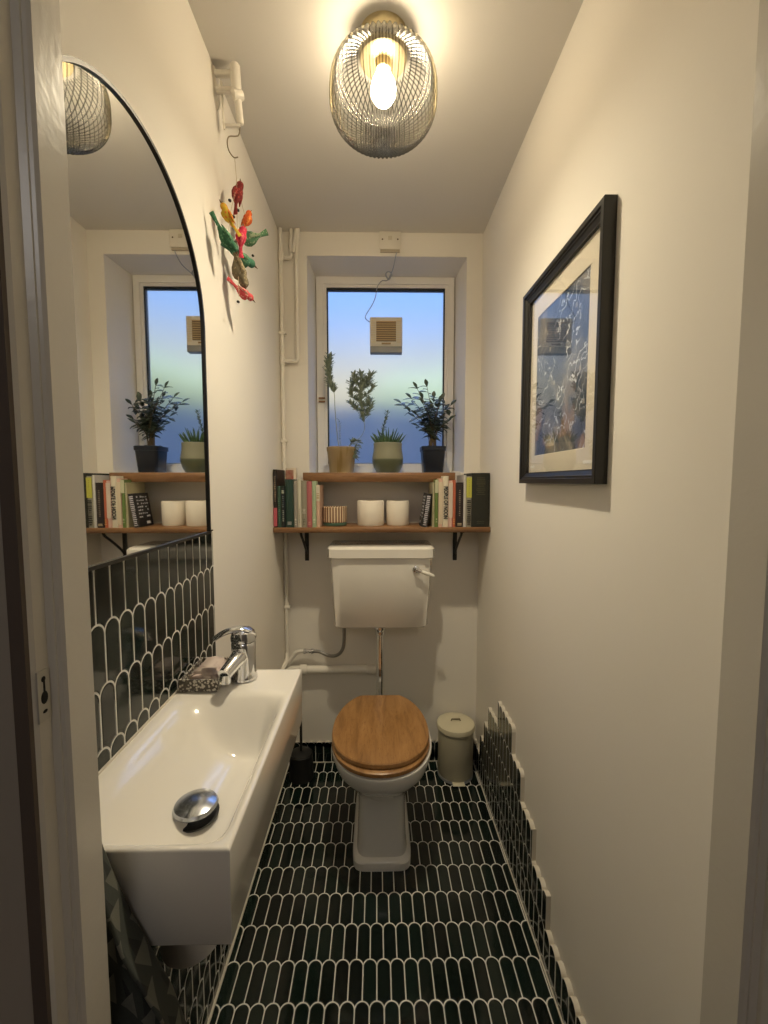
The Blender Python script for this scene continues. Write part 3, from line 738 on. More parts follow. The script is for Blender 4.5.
tube('lever_grip', [(.178, 1.669, .942), (.181, 1.669, .941), (.20, 1.669, .934), (.222, 1.669, .925), (.228, 1.669, .9225)], [.0058, .0072, .0080, .0075, .0045], mat('porcelain_grip', (.8, .78, .72), .12), lv)
fp = thing('flush_pipe', (TX-.003, 1.80, .33)); tag(fp, 'polished chrome flush pipe running down from cistern to back of toilet', 'pipe')
tube('pipe', elbow([(TX-.003, 1.800, .693), (TX-.003, 1.800, .345), (TX-.003, 1.705, .328)], .045, 8), .0175, 'chrome', fp, 20)
tube('compression_nut', [(TX-.003, 1.80, .6925), (TX-.003, 1.80, .690), (TX-.003, 1.80, .664), (TX-.003, 1.80, .660), (TX-.003, 1.80, .642), (TX-.003, 1.80, .640)], [.024, .0265, .0265, .0220, .0220, .019], 'chrome', fp, 12)

# ------------------------------------------------------------------ pedal bin
BX, BY = .348, 1.806
bn = thing('pedal_bin', (BX, BY, 0)); tag(bn, 'small round cream pedal bin beside toilet in back corner', 'bin')
cream = mat('cream_enamel', (.66, .61, .45), .3); creamd = mat('cream_body', (.52, .48, .35), .35)
lathe('base_ring', [(.074, 0), (.078, .002), (.078, .012), (.074, .013)], (BX, BY, .0), 'grey_plastic', bn, 40)
lathe('body', [(.076, .0132), (.0775, .016), (.0775, .205), (.079, .207), (.079, .213), (.077, .215)], (BX, BY, .0), creamd, bn, 48)
lathe('lid', [(.080, .2155), (.0835, .218), (.0835, .231), (.0815, .237), (.070, .2415), (.04, .2445), (.01, .2455)], (BX, BY, .0), cream, bn, 48)
tube('lid_handle', [(BX-.020, BY, .2438), (BX-.018, BY, .252), (BX+.018, BY, .252), (BX+.020, BY, .2438)], .0032, mat('handle_brown', (.22, .19, .12), .4), bn, 8)
box('pedal', (BX-.026, BX+.026), (BY-.096, BY-.070), (.008, .013), mat('cream_pedal', (.70, .66, .50), .3), bn, .002)

# ------------------------------------------------------------------ toilet brush
tbx, tby = -.333, 1.795
tb_ = thing('toilet_brush', (tbx, tby, 0)); tag(tb_, 'black toilet brush in round black holder on floor behind basin', 'toilet brush')
blk = mat('matt_black_plastic', (.006, .006, .006), .55)
lathe('holder', [(.050, 0), (.053, .003), (.050, .110), (.047, .113), (.044, .109), (.044, .02)], (tbx, tby, 0), blk, tb_, 36, True, True)
lathe('holder_cap', [(.0435, .1105), (.0445, .1135), (.03, .119), (.012, .122)], (tbx, tby, 0), blk, tb_, 30)
tube('brush_handle', [(tbx, tby, .12), (tbx, tby, .30), (tbx, tby, .37)], [.006, .0055, .008], blk, tb_)

# ------------------------------------------------------------------ basin
bz = .872; bx0, bx1, by0, by1 = XT, -.172, .470, .950
bas = thing('wash_basin', (-.29, .71, .747)); tag(bas, 'long narrow white ceramic wash basin fixed to dark tiled left wall', 'basin')
def sm(t_): t_ = max(0., min(1., t_)); return t_*t_*(3-2*t_)
def depth(x, y):
    d = .086*sm((x-(bx0+.012))/.150)**.8*sm((bx1-.0075-x)/.044)*sm((by0+.380-y)/.095)*sm((y-by0-.006)/.042)
    return d
bm = bmesh.new(); NX, NY = 52, 96
xs = [bx0+(bx1-bx0)*i/NX for i in range(NX+1)]; ys = [by0+(by1-by0)*j/NY for j in range(NY+1)]
def edge_round(v, a, b_, r=.004):
    e = min(v-a if a is not None else 9, b_-v)
    return 0 if e >= r else r-math.sqrt(max(r*r-(r-e)**2, 0))
# finer rows near the edges
xs = sorted(set(xs+[bx1-.0005, bx1-.0015, bx1-.003, bx1-.006])); ys = sorted(set(ys+[by0+.0005, by0+.0015, by0+.003, by1-.0005, by1-.0015, by1-.003]))
G = [[bm.verts.new((x, y, bz-depth(x, y)-max(edge_round(x, None, bx1), edge_round(y, by0, by1)))) for y in ys] for x in xs]
for i in range(len(xs)-1):
    for j in range(len(ys)-1): bm.faces.new((G[i][j], G[i+1][j], G[i+1][j+1], G[i][j+1]))
rim = [G[i][0] for i in range(len(xs))]+[G[-1][j] for j in range(1, len(ys))]+[G[i][-1] for i in range(len(xs)-2, -1, -1)]+[G[0][j] for j in range(len(ys)-2, 0, -1)]
prev = rim
def low(v, z, ins):
    x, y = v.co.x, v.co.y
    x = max(min(x, bx1-ins), bx0); y = max(min(y, by1-ins), by0+ins)
    return bm.verts.new((x, y, z))
for z, ins in ((.752, .0005), (.748, .0035), (.747, .008)):
    cur = [low(v, z, ins) for v in rim]
    for i in range(len(rim)): bm.faces.new((prev[i], cur[i], cur[(i+1) % len(rim)], prev[(i+1) % len(rim)]))
    prev = cur
bm.faces.new(prev)
finish(bm, 'bowl', 'ceramic', bas, auto=42)
wz = bz-depth(-.276, .619)
lathe('waste_gap', [(.033, .0), (.0335, .0030), (.0300, .0035), (.024, .0026)], (-.276, .619, wz-.0005), 'black_metal', bas, 36)
lathe('waste_stem', [(.012, .0012), (.012, .012)], (-.276, .619, wz), 'chrome', bas, 20)
lathe('waste_plug', [(.026, .0120), (.0315, .0135), (.0325, .0160), (.0300, .0200), (.020, .0240), (.008, .0258), (.002, .0260)], (-.276, .619, wz), mat('brushed_chrome', (.52, .55, .60), .2, 1.), bas, 40)
lathe('bottle_trap', [(.034, 0), (.043, .008), (.044, .075), (.036, .084), (.018, .088), (.018, .148)], (-.282, .606, .599), mat('white_trap_plastic', (.55, .53, .50), .35), bas, 32)
tube('trap_pipe', [(-.296, .606, .71), (XT+.001, .606, .71)], .016, mat('trap_pipe', (.55, .53, .50), .35), bas)
box('wall_sealant', (XT, XT+.003), (by0, by1), (bz-.001, bz+.003), 'grout', bas)

# tap
fa = thing('mixer_tap', (-.289, .905, bz)); tag(fa, 'chrome single lever mixer tap at far end of basin', 'tap')
fx, fy = -.289, .905
lathe('body', [(.0270, 0), (.0285, .002), (.0275, .008), (.0250, .018), (.0245, .050), (.0255, .072), (.0255, .080), (.0235, .083)], (fx, fy, bz+.0003), 'chrome', fa, 36)
lathe('lever_cap', [(.0238, .084), (.0262, .086), (.0265, .094), (.0235, .105), (.014, .1125), (.004, .115)], (fx, fy, bz), 'chrome', fa, 36)
bm = bmesh.new()
P_ = smooth_path([(fx+.012, fy+.006, bz+.092), (fx+.008, fy-.002, bz+.108), (fx-.012, fy-.012, bz+.1135), (fx-.034, fy-.022, bz+.109), (fx-.053, fy-.030, bz+.098)], 6); rg = []
for i, p in enumerate(P_):
    k = i/(len(P_)-1); T = (P_[min(i+1, len(P_)-1)]-P_[max(i-1, 0)]).normalized(); s_ = T.cross(Vector((0, 0, 1))).normalized(); u_ = s_.cross(T)
    wv, hv = .018-.007*k, .0075-.003*k
    rg.append([p+s_*wv*math.cos(2*PI*q/14)+u_*hv*math.sin(2*PI*q/14) for q in range(14)])
b_rings(bm, rg); finish(bm, 'lever', 'chrome', fa, auto=45)
tube('spout', [(fx-.002, fy-.006, bz+.058), (fx-.006, fy-.026, bz+.054), (fx-.010, fy-.042, bz+.049), (fx-.016, fy-.062, bz+.042), (fx-.018, fy-.070, bz+.039)], [.0175, .0170, .0150, .0140, .0135], 'chrome', fa, 20, curve=False)
tube('aerator', [(fx-.0175, fy-.064, bz+.038), (fx-.0185, fy-.066, bz+.022)], .0115, 'chrome', fa, 18)

# soap dish and soap
ds = thing('soap_dish', (-.362, .905, bz)); tag(ds, 'patterned silver soap tray at wall side of basin beside tap', 'soap dish')
pt = mat('patterned_silver', (.42, .38, .31), .4, .1); n = NT(pt)
vo = n.n('ShaderNodeTexVoronoi'); vo.inputs['Scale'].default_value = 190; n.lk(n.pos(), vo.inputs['Vector'])
n.col(n.mix(n.ss(vo.outputs['Distance'], .35, .6), (.68, .64, .56), (.10, .085, .07))); n.bump(vo.outputs['Distance'], .6, .001)
bm = bmesh.new()
def rr(x, y, z): return [(x[0], y[0], z), (x[1], y[0], z), (x[1], y[1], z), (x[0], y[1], z)]
X_, Y_ = (-.4010, -.3230), (.842, .955)
b_rings(bm, [rr((X_[0]+.003, X_[1]-.003), (Y_[0]+.003, Y_[1]-.003), bz+.0003), rr(X_, Y_, bz+.0035), rr(X_, Y_, bz+.0270), rr((X_[0]+.003, X_[1]-.003), (Y_[0]+.003, Y_[1]-.003), bz+.0270), rr((X_[0]+.003, X_[1]-.003), (Y_[0]+.003, Y_[1]-.003), bz+.006)])
finish(bm, 'tray', pt, ds)
so = thing('soap_bar', (-.358, .90, bz+.0065)); tag(so, 'worn pinkish white bar of soap lying in the patterned tray', 'soap')
bm = bmesh.new(); b_box(bm, (-.3910, -.3320), (.856, .945), (bz+.0065, bz+.0385))
bmesh.ops.bevel(bm, geom=list(bm.edges), offset=.010, segments=3, affect='EDGES')
bmesh.ops.subdivide_edges(bm, edges=list(bm.edges), cuts=1)
for v in bm.verts:
    if v.co.z > bz+.02: v.co += Vector((0, 0, -.006*math.sin((v.co.y-.85)*28)**2+.003*math.sin(v.co.x*150)))
soapm = mat('soap', (.62, .50, .44), .45); n = NT(soapm); n.col(n.mix(n.ss(n.noise(n.pos(), 45, 3), .45, .6), (.66, .55, .48), (.52, .40, .36)))
finish(bm, 'bar', soapm, so, smooth=True)

# ------------------------------------------------------------------ towel on a hook
tw_ = thing('hand_towel', (-.35, .438, .55)); tag(tw_, 'dark grey-green towel with pale triangle pattern hanging at near end of basin', 'towel')
tm = mat('towel_cloth', (.05, .055, .045), .95); n = NT(tm); uv = n.n('ShaderNodeTexCoord').outputs['UV']; O = n.xyz(uv)
gx = n.m('MULTIPLY', O[0], 11.0); gy = n.m('MULTIPLY', O[1], 17.0)
rowp = n.m('MULTIPLY', n.m('FLOOR', gy), .37)
fx_ = n.m('FRACT', n.m('ADD', gx, rowp)); fy_ = n.m('FRACT', gy)
tri = n.m('GREATER_THAN', n.m('SUBTRACT', n.m('MULTIPLY', fy_, .8), n.m('MULTIPLY', n.m('ABSOLUTE', n.m('SUBTRACT', fx_, .45)), 2.4)), .12)
tri2 = n.m('GREATER_THAN', n.m('SUBTRACT', n.m('MULTIPLY', n.m('SUBTRACT', 1., fy_), .9), n.m('MULTIPLY', n.m('ABSOLUTE', n.m('SUBTRACT', fx_, .95)), 2.8)), .3)
c = n.mix(tri2, (.050, .056, .048), (.028, .031, .029)); c = n.mix(tri, c, (.14, .14, .115))
n.col(c); n.bump(n.noise(n.pos(), 700, 2), .5, .001)
bm = bmesh.new(); uvl = bm.loops.layers.uv.new('UVMap'); NU, NV = 80, 60; Gd = []
def redge(z):                                  # right-hand edge of the cloth at height z
    pts = [(1.02, -.385), (.98, -.352), (.947, -.322), (.912, -.306), (.853, -.290), (.794, -.270), (.71, -.228), (.62, -.200), (.50, -.185)]
    for (z0, x0), (z1, x1) in zip(pts[:-1], pts[1:]):
        if z <= z0 and z >= z1: return x0+(x1-x0)*(z0-z)/(z0-z1)
    return pts[-1][1]
for j in range(NV+1):
    v = j/NV; z = 1.01-v*.50; xr = redge(z); xl = -.4055; row = []
    for i in range(NU+1):
        u = i/NU; x = xl+(xr-xl)*(u**.95); amp = .006+.014*min(1, v*2.2)
        y = .438+amp*math.sin(u*PI*7.0+.6*math.sin(v*3))+amp*.35*math.sin(u*PI*15+2)
        zz = z-(.018*math.sin(u*PI*3.3)*v)
        row.append(bm.verts.new((x, y, zz)))
    Gd.append(row)
for j in range(NV):
    for i in range(NU):
        f = bm.faces.new((Gd[j][i], Gd[j][i+1], Gd[j+1][i+1], Gd[j+1][i]))
        for lp, (a, b_) in zip(f.loops, ((i, j), (i+1, j), (i+1, j+1), (i, j+1))): lp[uvl].uv = (a/NU, 1-b_/NV)
me = bpy.data.meshes.new('cloth'); bm.to_mesh(me); bm.free(); me.materials.append(tm)
o = link('cloth', me, tw_, smooth=True); md = o.modifiers.new('thickness', 'SOLIDIFY'); md.thickness = .003
hk = thing('wall_hook', (XT, .438, 1.0)); tag(hk, 'black hook on left wall carrying the patterned towel', 'hook')
tube('hook', [(XT+.0005, .438, 1.035), (XT+.012, .438, 1.030), (XT+.022, .438, 1.014), (XT+.030, .438, 1.022)], .004, 'black_metal', hk, 10, curve=True)
tube('rose', [(XT, .438, 1.035), (XT+.004, .438, 1.035)], .013, 'black_metal', hk, 20)

# ------------------------------------------------------------------ arched mirror
yc, zc, rr_ = .728, 1.630, .2495; zb = 1.1810; MXs = -.3835
def arch(r, zbot, n=64):
    pts = [(yc-r, zbot), (yc+r, zbot)]
    for k in range(n+1):
        a = PI*k/n; pts.append((yc+r*math.cos(a), zc+r*math.sin(a)))
    return pts
mi_ = thing('arched_mirror', (-.40, yc, zb)); tag(mi_, 'tall arched mirror in thin black frame standing on dark tiled splashback', 'mirror')
extrude_poly('mirror_glass', arch(rr_-.004, zb+.004), 'x', L+.002, MXs, ['mirror', 'black_frame'], mi_)
bm = bmesh.new(); oo, ii = arch(rr_, zb), arch(rr_-.0055, zb+.0055)
rs = [[bm.verts.new((x, p[0], p[1])) for p in ring] for ring, x in ((oo, L+.001), (oo, MXs+.004), (ii, MXs+.004), (ii, MXs-.003))]
for a, b_ in zip(rs[:-1], rs[1:]):
    for i in range(len(a)): bm.faces.new((a[i], a[(i+1) % len(a)], b_[(i+1) % len(a)], b_[i]))
finish(bm, 'frame', 'black_frame', mi_)

# ------------------------------------------------------------------ framed picture on the right wall
pf = thing('framed_picture', (.45, 1.065, 1.292)); tag(pf, 'black framed collage print with cream mount on right wall', 'picture')
PY0, PY1, PZ0, PZ1 = .842, 1.294, 1.294, 1.843
def ringx(bm, rects):
    rs = [[bm.verts.new((x, y, z)) for y, z in ((b[0], b[2]), (b[1], b[2]), (b[1], b[3]), (b[0], b[3]))] for x, b in rects]
    for k in range(len(rs)-1):
        for j in range(4): bm.faces.new((rs[k][j], rs[k][(j+1) % 4], rs[k+1][(j+1) % 4], rs[k+1][j]))
def ins(k): return (PY0+k, PY1-k, PZ0+k, PZ1-k)
bm = bmesh.new(); ringx(bm, [(R-.0005, ins(0)), (.4345, ins(0)), (.433, ins(.0015)), (.433, ins(.012)), (.4370, ins(.0135)), (.4370, ins(.018)), (.4400, ins(.020)), (.4440, ins(.0285)), (.4440, ins(.031)), (.4560, ins(.031))])
finish(bm, 'frame', 'black_frame', pf)
bm = bmesh.new(); ringx(bm, [(.4520, ins(.030)), (.4520, (.925, 1.222, 1.372, 1.757)), (.4532, (.9262, 1.2208, 1.3732, 1.7558))]); finish(bm, 'mount', mat('mount_card', (.72, .66, .54), .7), pf)
art = mat('collage_print', (.2, .2, .2), .5); n = NT(art); P = n.pos(); X3 = n.xyz(P)
v1 = n.scale(P, (1, 1, 1)); base = n.noise(v1, 9, 5, .65, .5)
vv = n.n('ShaderNodeTexVoronoi', distance='CHEBYCHEV'); vv.inputs['Scale'].default_value = 17; n.lk(P, vv.inputs['Vector'])
hgt = n.ss(X3[2], 1.38, 1.60)
darkc = n.ramp(base, [(.34, (.012, .016, .024)), (.46, (.06, .07, .09)), (.56, (.20, .19, .18)), (.68, (.55, .48, .36))])
vcol = n.mix(n.ss(n.noise(P, 14, 2), .45, .6), (.05, .06, .085), (.42, .24, .10))
low_ = n.mix(n.m('MULTIPLY', n.m('GREATER_THAN', vv.outputs['Color'], .45), .65), darkc, vcol)
up_ = n.mix(.55, darkc, (.04, .085, .18))
cc = n.mix(hgt, low_, up_)
wv = n.n('ShaderNodeTexWave', wave_type='BANDS', bands_direction='DIAGONAL'); wv.inputs['Scale'].default_value = 11; wv.inputs['Distortion'].default_value = 14; wv.inputs['Detail'].default_value = 3; wv.inputs['Detail Scale'].default_value = 2.; n.lk(P, wv.inputs['Vector'])
sk = n.m('MULTIPLY', n.ss(wv.outputs['Fac'], .93, .99), n.ss(n.noise(P, 12, 2), .42, .55))
cc = n.mix(sk, cc, (.62, .66, .72))
edge = n.m('LESS_THAN', vv.outputs['Distance'], .09)
cc = n.mix(n.m('MULTIPLY', edge, .6), cc, (.45, .42, .36)); n.col(cc)
box('print', (.4545, .456), (.915, 1.232), (1.362, 1.767), art, pf)
for (a, b_) in ((1.218, 1.252), (.885, .930)):
    box('caption', (.4512, .4519), (a, b_), (1.338, 1.345), mat('caption_paper', (.85, .83, .76), .5), pf)
gl_ = bpy.data.materials.new('picture_glass'); gl_.use_nodes = True; nt = gl_.node_tree; nt.nodes.remove(nt.nodes['Principled BSDF'])
tr = nt.nodes.new('ShaderNodeBsdfTransparent'); gs = nt.nodes.new('ShaderNodeBsdfGlossy'); gs.inputs['Roughness'].default_value = .015
lw = nt.nodes.new('ShaderNodeLayerWeight'); lw.inputs[0].default_value = .5
pw = nt.nodes.new('ShaderNodeMath'); pw.operation = 'POWER'; pw.inputs[1].default_value = 5; nt.links.new(lw.outputs['Facing'], pw.inputs[0])
ma = nt.nodes.new('ShaderNodeMath'); ma.operation = 'MULTIPLY_ADD'; ma.inputs[1].default_value = .96; ma.inputs[2].default_value = .04; nt.links.new(pw.outputs[0], ma.inputs[0])
mx = nt.nodes.new('ShaderNodeMixShader'); nt.links.new(ma.outputs[0], mx.inputs[0]); nt.links.new(tr.outputs[0], mx.inputs[1]); nt.links.new(gs.outputs[0], mx.inputs[2]); nt.links.new(mx.outputs[0], nt.nodes['Material Output'].inputs[0])
box('glass', (.4480, .4495), (PY0+.0312, PY1-.0312), (PZ0+.0312, PZ1-.0312), gl_, pf)

# ------------------------------------------------------------------ ceiling lamp
LX, LY = .0175, 1.098
lm = thing('ceiling_lamp', (LX, LY, H)); tag(lm, 'round ribbed glass ceiling lamp with brass mount and glowing bulb', 'ceiling lamp')
lathe('mount', [(.050, -.056), (.055, -.054), (.057, -.048), (.057, -.004), (.0585, -.0002)], (LX, LY, H), 'brass', lm, 48)
lathe('bulb_holder', [(.017, -.076), (.019, -.074), (.019, -.0565)], (LX, LY, H), 'brass', lm, 24)
bulb = bpy.data.materials.new('glowing_bulb'); bulb.use_nodes = True; b = bulb.node_tree.nodes['Principled BSDF']
setin(b, 'Base Color', (1, .9, .7, 1)); setin(b, 'Emission Color', (1., .80, .53, 1)); setin(b, 'Emission Strength', 68.)
lathe('bulb', [(.013, -.0765), (.018, -.084), (.026, -.100), (.0300, -.116), (.0290, -.131), (.021, -.144), (.009, -.1505), (.001, -.151)], (LX, LY, H), bulb, lm, 32)
gp = []
for k in range(41):
    a = PI*(.12+.88*k/40)
    cz, sz = math.cos(a), math.sin(a); ex = 2/(3.0 if cz > 0 else 2.5)
    gp.append((max(.1270*abs(sz)**ex, .002), -.138+(.090 if cz > 0 else .089)*math.copysign(abs(cz)**ex, cz)))
gg = bpy.data.materials.new('ribbed_glass'); gg.use_nodes = True; nt = gg.node_tree; nt.nodes.remove(nt.nodes['Principled BSDF'])
tr = nt.nodes.new('ShaderNodeBsdfTransparent'); tr.inputs[0].default_value = (.86, .87, .86, 1)
gs = nt.nodes.new('ShaderNodeBsdfGlossy'); gs.inputs['Roughness'].default_value = .10; gs.inputs[0].default_value = (.95, .95, .95, 1)
lw = nt.nodes.new('ShaderNodeLayerWeight'); lw.inputs[0].default_value = .5
mr = nt.nodes.new('ShaderNodeMapRange'); mr.inputs[1].default_value = .02; mr.inputs[2].default_value = .42; nt.links.new(lw.outputs['Facing'], mr.inputs[0])
ma = nt.nodes.new('ShaderNodeMath'); ma.operation = 'MULTIPLY_ADD'; ma.inputs[1].default_value = .13; ma.inputs[2].default_value = .012; ma.use_clamp = True
nt.links.new(mr.outputs[0], ma.inputs[0]); mx = nt.nodes.new('ShaderNodeMixShader')
tint = nt.nodes.new('ShaderNodeMix'); tint.data_type = 'RGBA'; tint.inputs[6].default_value = (.98, .985, .98, 1); tint.inputs[7].default_value = (.27, .275, .27, 1)
nt.links.new(mr.outputs[0], tint.inputs[0]); nt.links.new(tint.outputs[2], tr.inputs[0])
nt.links.new(ma.outputs[0], mx.inputs[0]); nt.links.new(tr.outputs[0], mx.inputs[1]); nt.links.new(gs.outputs[0], mx.inputs[2]); nt.links.new(mx.outputs[0], nt.nodes['Material Output'].inputs[0])
NR = 56; SEG = NR*8
def rib(i, j):
    return min(.085, .0030/gp[j][0])*math.cos(2*PI*i*NR/SEG)
inner = [(r*.955, z+(.004 if k > 20 else 0)) for k, (r, z) in enumerate(gp)]
bm = bmesh.new(); b_rings(bm, lathe_rings(gp, (LX, LY, H), SEG, rib), False, False); finish(bm, 'ribbed_glass_shade', gg, lm, smooth=True)

# ------------------------------------------------------------------ airer bracket and bird garland on the left wall
ab = thing('wall_bracket', (L, 1.19, 2.22)); tag(ab, 'cream painted tubular bracket high on left wall near the ceiling', 'bracket')
bm = bmesh.new()
b_rings(bm, [[(L, 1.162, 2.352), (L, 1.215, 2.352), (L, 1.205, 2.285), (L, 1.190, 2.262), (L, 1.176, 2.285)], [(L+.007, 1.166, 2.349), (L+.007, 1.211, 2.349), (L+.007, 1.202, 2.287), (L+.007, 1.190, 2.268), (L+.007, 1.180, 2.287)]])
finish(bm, 'backplate', 'pipe', ab)
bx_ = -.358
tube('long_tube', [(bx_+.002, 1.158, 2.350), (bx_+.002, 1.1585, 2.346), (bx_+.001, 1.170, 2.305), (bx_, 1.174, 2.285)], [.009, .0125, .0125, .012], 'pipe', ab, 18)
tube('lower_tube', [(bx_+.002, 1.170, 2.300), (bx_+.003, 1.188, 2.240), (bx_+.003, 1.190, 2.232), (bx_+.003, 1.1905, 2.229)], [.009, .009, .0085, .004], 'pipe', ab, 16)
tube('collar', [(bx_-.008, 1.166, 2.282), (bx_-.006, 1.166, 2.284), (bx_+.010, 1.176, 2.290), (bx_+.014, 1.178, 2.292)], [.008, .0125, .0125, .010], 'pipe', ab, 18)
for z, y in ((2.335, 1.166), (2.300, 1.172)): box('arm', (L+.006, bx_-.004), (y-.004, y+.010), (z-.006, z+.006), 'pipe', ab, .002)
tube('back_rod', [(L+.018, 1.178, 2.325), (L+.020, 1.186, 2.215)], .0030, 'pipe', ab, 10)
box('bottom_bar', (L+.017, bx_+.004), (1.184, 1.192), (2.222, 2.229), 'pipe', ab, .001)
gd = thing('bird_garland', (-.357, 1.155, 2.22)); tag(gd, 'hanging garland of small stuffed fabric birds in red, orange, yellow and green', 'garland')
wire = mat('dull_wire', (.30, .25, .17), .4, .6)
tube('hook_wire', [(bx_+.003, 1.190, 2.229), (bx_+.001, 1.182, 2.200), (bx_-.004, 1.172, 2.188), (bx_-.020, 1.166, 2.182), (bx_-.023, 1.162, 2.162), (bx_-.017, 1.158, 2.140), (bx_-.004, 1.152, 2.122), (bx_+.006, 1.154, 2.124)], .0016, wire, gd, 8, curve=True)
tube('string', [(bx_-.002, 1.152, 2.121), (bx_-.010, 1.190, 2.085), (bx_-.0145, 1.200, 2.04), (bx_-.0145, 1.200, 1.80)], .0007, mat('thread', (.5, .42, .28), .9), gd, 6)
def cloth(name, c1, c2, sc=140):
    m = mat(name, c1, .9); n = NT(m); v = n.n('ShaderNodeTexVoronoi'); v.inputs['Scale'].default_value = sc; n.lk(n.objc(), v.inputs['Vector'])
    n.col(n.mix(n.ss(v.outputs['Distance'], .25, .4), c2, c1)); return m
def bird(c, ln, ang, col, col2, yaw=0., tail=True):
    """c centre, ang = direction the head points, in the wall plane (0 = towards window, 90 = up)"""
    prof = [(-.92, .115, .02), (-.86, .11, .03), (-.60, .075, .04), (-.42, .07, .07), (-.30, .12, .13), (-.12, .22, .22), (.08, .26, .25), (.22, .22, .22), (.30, .165, .17), (.38, .17, .17), (.46, .15, .15), (.52, .09, .09), (.55, .02, .02)]
    a = math.radians(ang); ax = Vector((math.cos(a)*.68, math.cos(a)*.73, math.sin(a))).normalized(); sd = ax.cross(Vector((.2, .1, 1))).normalized(); up = sd.cross(ax)
    C_ = Vector((c[0], c[1]*GK, 1.3+(c[2]-1.3)*GK)); ln = ln*.92; rg = []
    for (t_, ru, rs_) in prof:
        lift = .08 if t_ > .28 else (.10*(-t_-.3) if t_ < -.3 else 0)
        rg.append([C_+ax*ln*t_+up*(ln*ru*math.cos(2*PI*q/16)+ln*lift)+sd*ln*rs_*.85*math.sin(2*PI*q/16) for q in range(16)])
    bm = bmesh.new(); b_rings(bm, rg); o = finish(bm, 'bird', cloth('bird_cloth', col, col2), gd, auto=70)
    bm = bmesh.new(); b_tube(bm, [C_+ax*ln*.52+up*ln*.08, C_+ax*ln*.70+up*ln*.05], [ln*.05, ln*.006], 7); finish(bm, 'beak', mat('beak', (.12, .07, .03), .6), o)
    for s_ in (1, -1):
        bm = bmesh.new()
        w = [(.16, .02), (.10, .12), (-.05, .13), (-.25, .08), (-.46, .02), (-.25, -.03), (-.05, -.05), (.10, -.04)]
        b_rings(bm, [[C_+sd*s_*ln*(.17+.06*k)+ax*ln*(x_*(1-.15*k))+up*ln*(y_*(1-.2*k)+.02) for x_, y_ in w] for k in (0, 1)])
        finish(bm, 'wing', cloth('wing_cloth', col2, col), o, smooth=True)
X0 = -.3725
GK = 1.0405
bird((X0, 1.158, 2.037), .068, 80, (.20, .02, .02), (.42, .06, .05))
bird((X0-.006, 1.097, 1.947), .058, 130, (.55, .36, .03), (.62, .16, .02), yaw=.4)
bird((X0+.006, 1.222, 2.010), .058, 62, (.60, .10, .02), (.75, .25, .05), yaw=-.3)
bird((X0+.002, 1.258, 1.982), .086, 212, (.06, .16, .08), (.28, .34, .22))
bird((X0+.010, 1.150, 1.925), .062, 85, (.50, .02, .06), (.62, .10, .12))
bird((X0-.002, 1.070, 1.880), .070, 312, (.03, .12, .06), (.10, .24, .13))
bird((X0, 1.190, 1.892), .076, 345, (.04, .15, .09), (.13, .26, .14))
bird((X0-.002, 1.164, 1.850), .086, 285, (.16, .13, .08), (.30, .24, .14))
bird((X0+.004, 1.178, 1.799), .062, 335, (.55, .06, .07), (.62, .30, .25))
for (y, z) in ((1.162, 2.000), (1.184, 1.967), (1.148, 1.893), (1.292, 1.953), (1.181, 1.918), (1.100, 1.985), (1.146, 1.764), (1.125, 1.962)):
    bm = bmesh.new(); b_ball(bm, (X0, y*GK, 1.3+(z-1.3)*GK), .0042, (1, 1.4, .8), 8); finish(bm, 'bead', mat('dark_bead', (.02, .018, .015), .4), gd, smooth=True)
for (ya, za, yb, zb_) in ((1.158, 2.06, 1.100, 1.955), (1.158, 2.06, 1.225, 2.02), (1.225, 2.0, 1.262, 1.985), (1.10, 1.94, 1.072, 1.88)):
    tube('thread', [(X0, ya*GK, 1.3+(za-1.3)*GK), (X0, yb*GK, 1.3+(zb_-1.3)*GK)], .0006, mat('thread', (.5, .42, .28), .9), gd, 5)

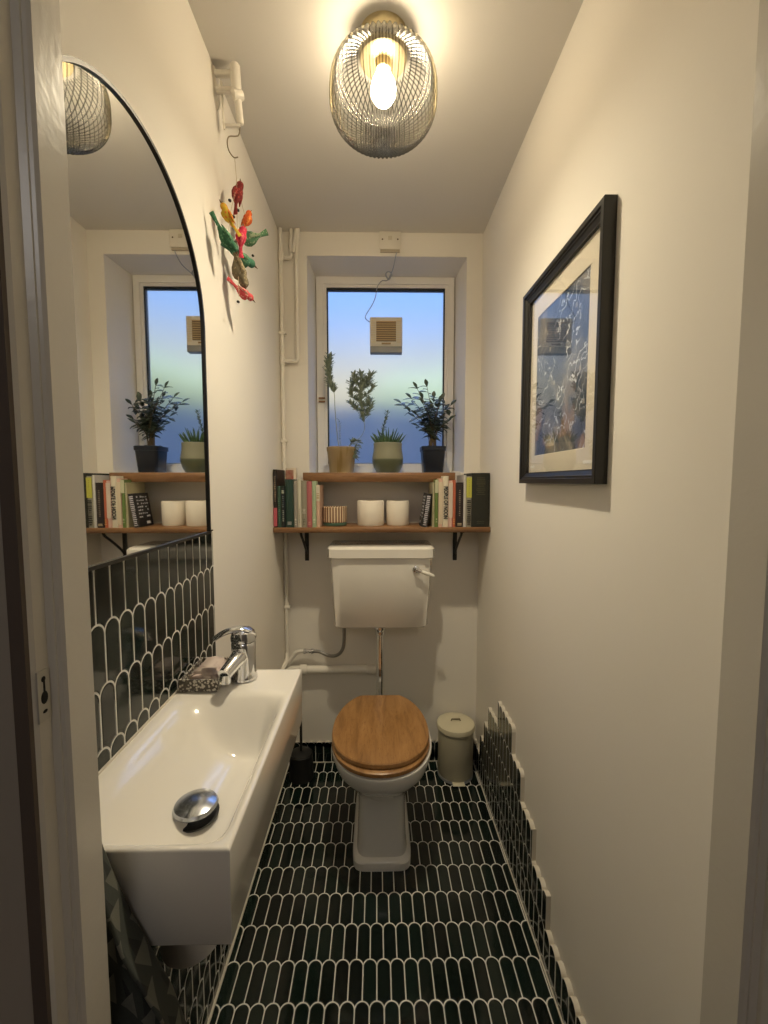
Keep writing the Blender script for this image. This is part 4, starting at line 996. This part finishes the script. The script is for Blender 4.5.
# ------------------------------------------------------------------ world, lights, camera
wd = bpy.data.worlds.new('World'); S.world = wd; wd.use_nodes = True; nt = wd.node_tree
bg = nt.nodes['Background']; tc = nt.nodes.new('ShaderNodeTexCoord'); sx = nt.nodes.new('ShaderNodeSeparateXYZ'); rp = nt.nodes.new('ShaderNodeValToRGB')
nt.links.new(tc.outputs['Generated'], sx.inputs[0]); nt.links.new(sx.outputs[2], rp.inputs[0]); nt.links.new(rp.outputs[0], bg.inputs[0])
st = [(.0, (.12, .16, .22)), (.12, (.50, .42, .22)), (.24, (.35, .34, .28)), (.36, (.14, .28, .60)), (.55, (.16, .34, .78)), (1., (1.7, 2.6, 5.0))]
while len(rp.color_ramp.elements) < len(st): rp.color_ramp.elements.new(.5)
for e, (p, c) in zip(rp.color_ramp.elements, st): e.position = p; e.color = (*c, 1)
bg.inputs[1].default_value = 1.0
# added spot under the bulb, brightens the lower walls and basin
dl = bpy.data.lights.new('bulb_fill_spot', 'SPOT'); dl.energy = 23; dl.color = (1, .86, .62); dl.shadow_soft_size = .025; dl.spot_size = math.radians(160); dl.spot_blend = 1.
do = bpy.data.objects.new('bulb_fill_spot', dl); COL.objects.link(do); do.location = (LX, LY, H-.158); do.rotation_euler = (0, 0, 0)
hl = bpy.data.lights.new('hall_fill', 'POINT'); hl.energy = 4.5; hl.color = (1., .95, .92); hl.shadow_soft_size = .25  # added fill, an unseen source behind the camera that lifts the room
ho = bpy.data.objects.new('hall_fill', hl); COL.objects.link(ho); ho.location = (.0, -1.1, 2.2)

cam = bpy.data.cameras.new('camera'); co = bpy.data.objects.new('camera', cam); COL.objects.link(co)
cam.sensor_fit = 'HORIZONTAL'; cam.sensor_width = 36; cam.lens = 425.87/768*36; cam.clip_start = .02
co.location = (0, 0, 1.3)
pi_, ya_ = .07201, .01713
co.rotation_euler = Euler((PI/2-pi_, .00025, -ya_), 'XYZ')
S.camera = co
S.view_settings.view_transform = 'Standard'; S.view_settings.look = 'None'; S.view_settings.gamma = 1; S.view_settings.use_curve_mapping = False
S.view_settings.exposure = 1.0
try:
    S.cycles.use_denoising = True; S.cycles.sample_clamp_indirect = 6; S.cycles.max_bounces = 12; S.cycles.diffuse_bounces = 6
    S.cycles.transmission_bounces = 10; S.cycles.transparent_max_bounces = 16; S.cycles.glossy_bounces = 6; S.cycles.caustics_reflective = True
except Exception: pass
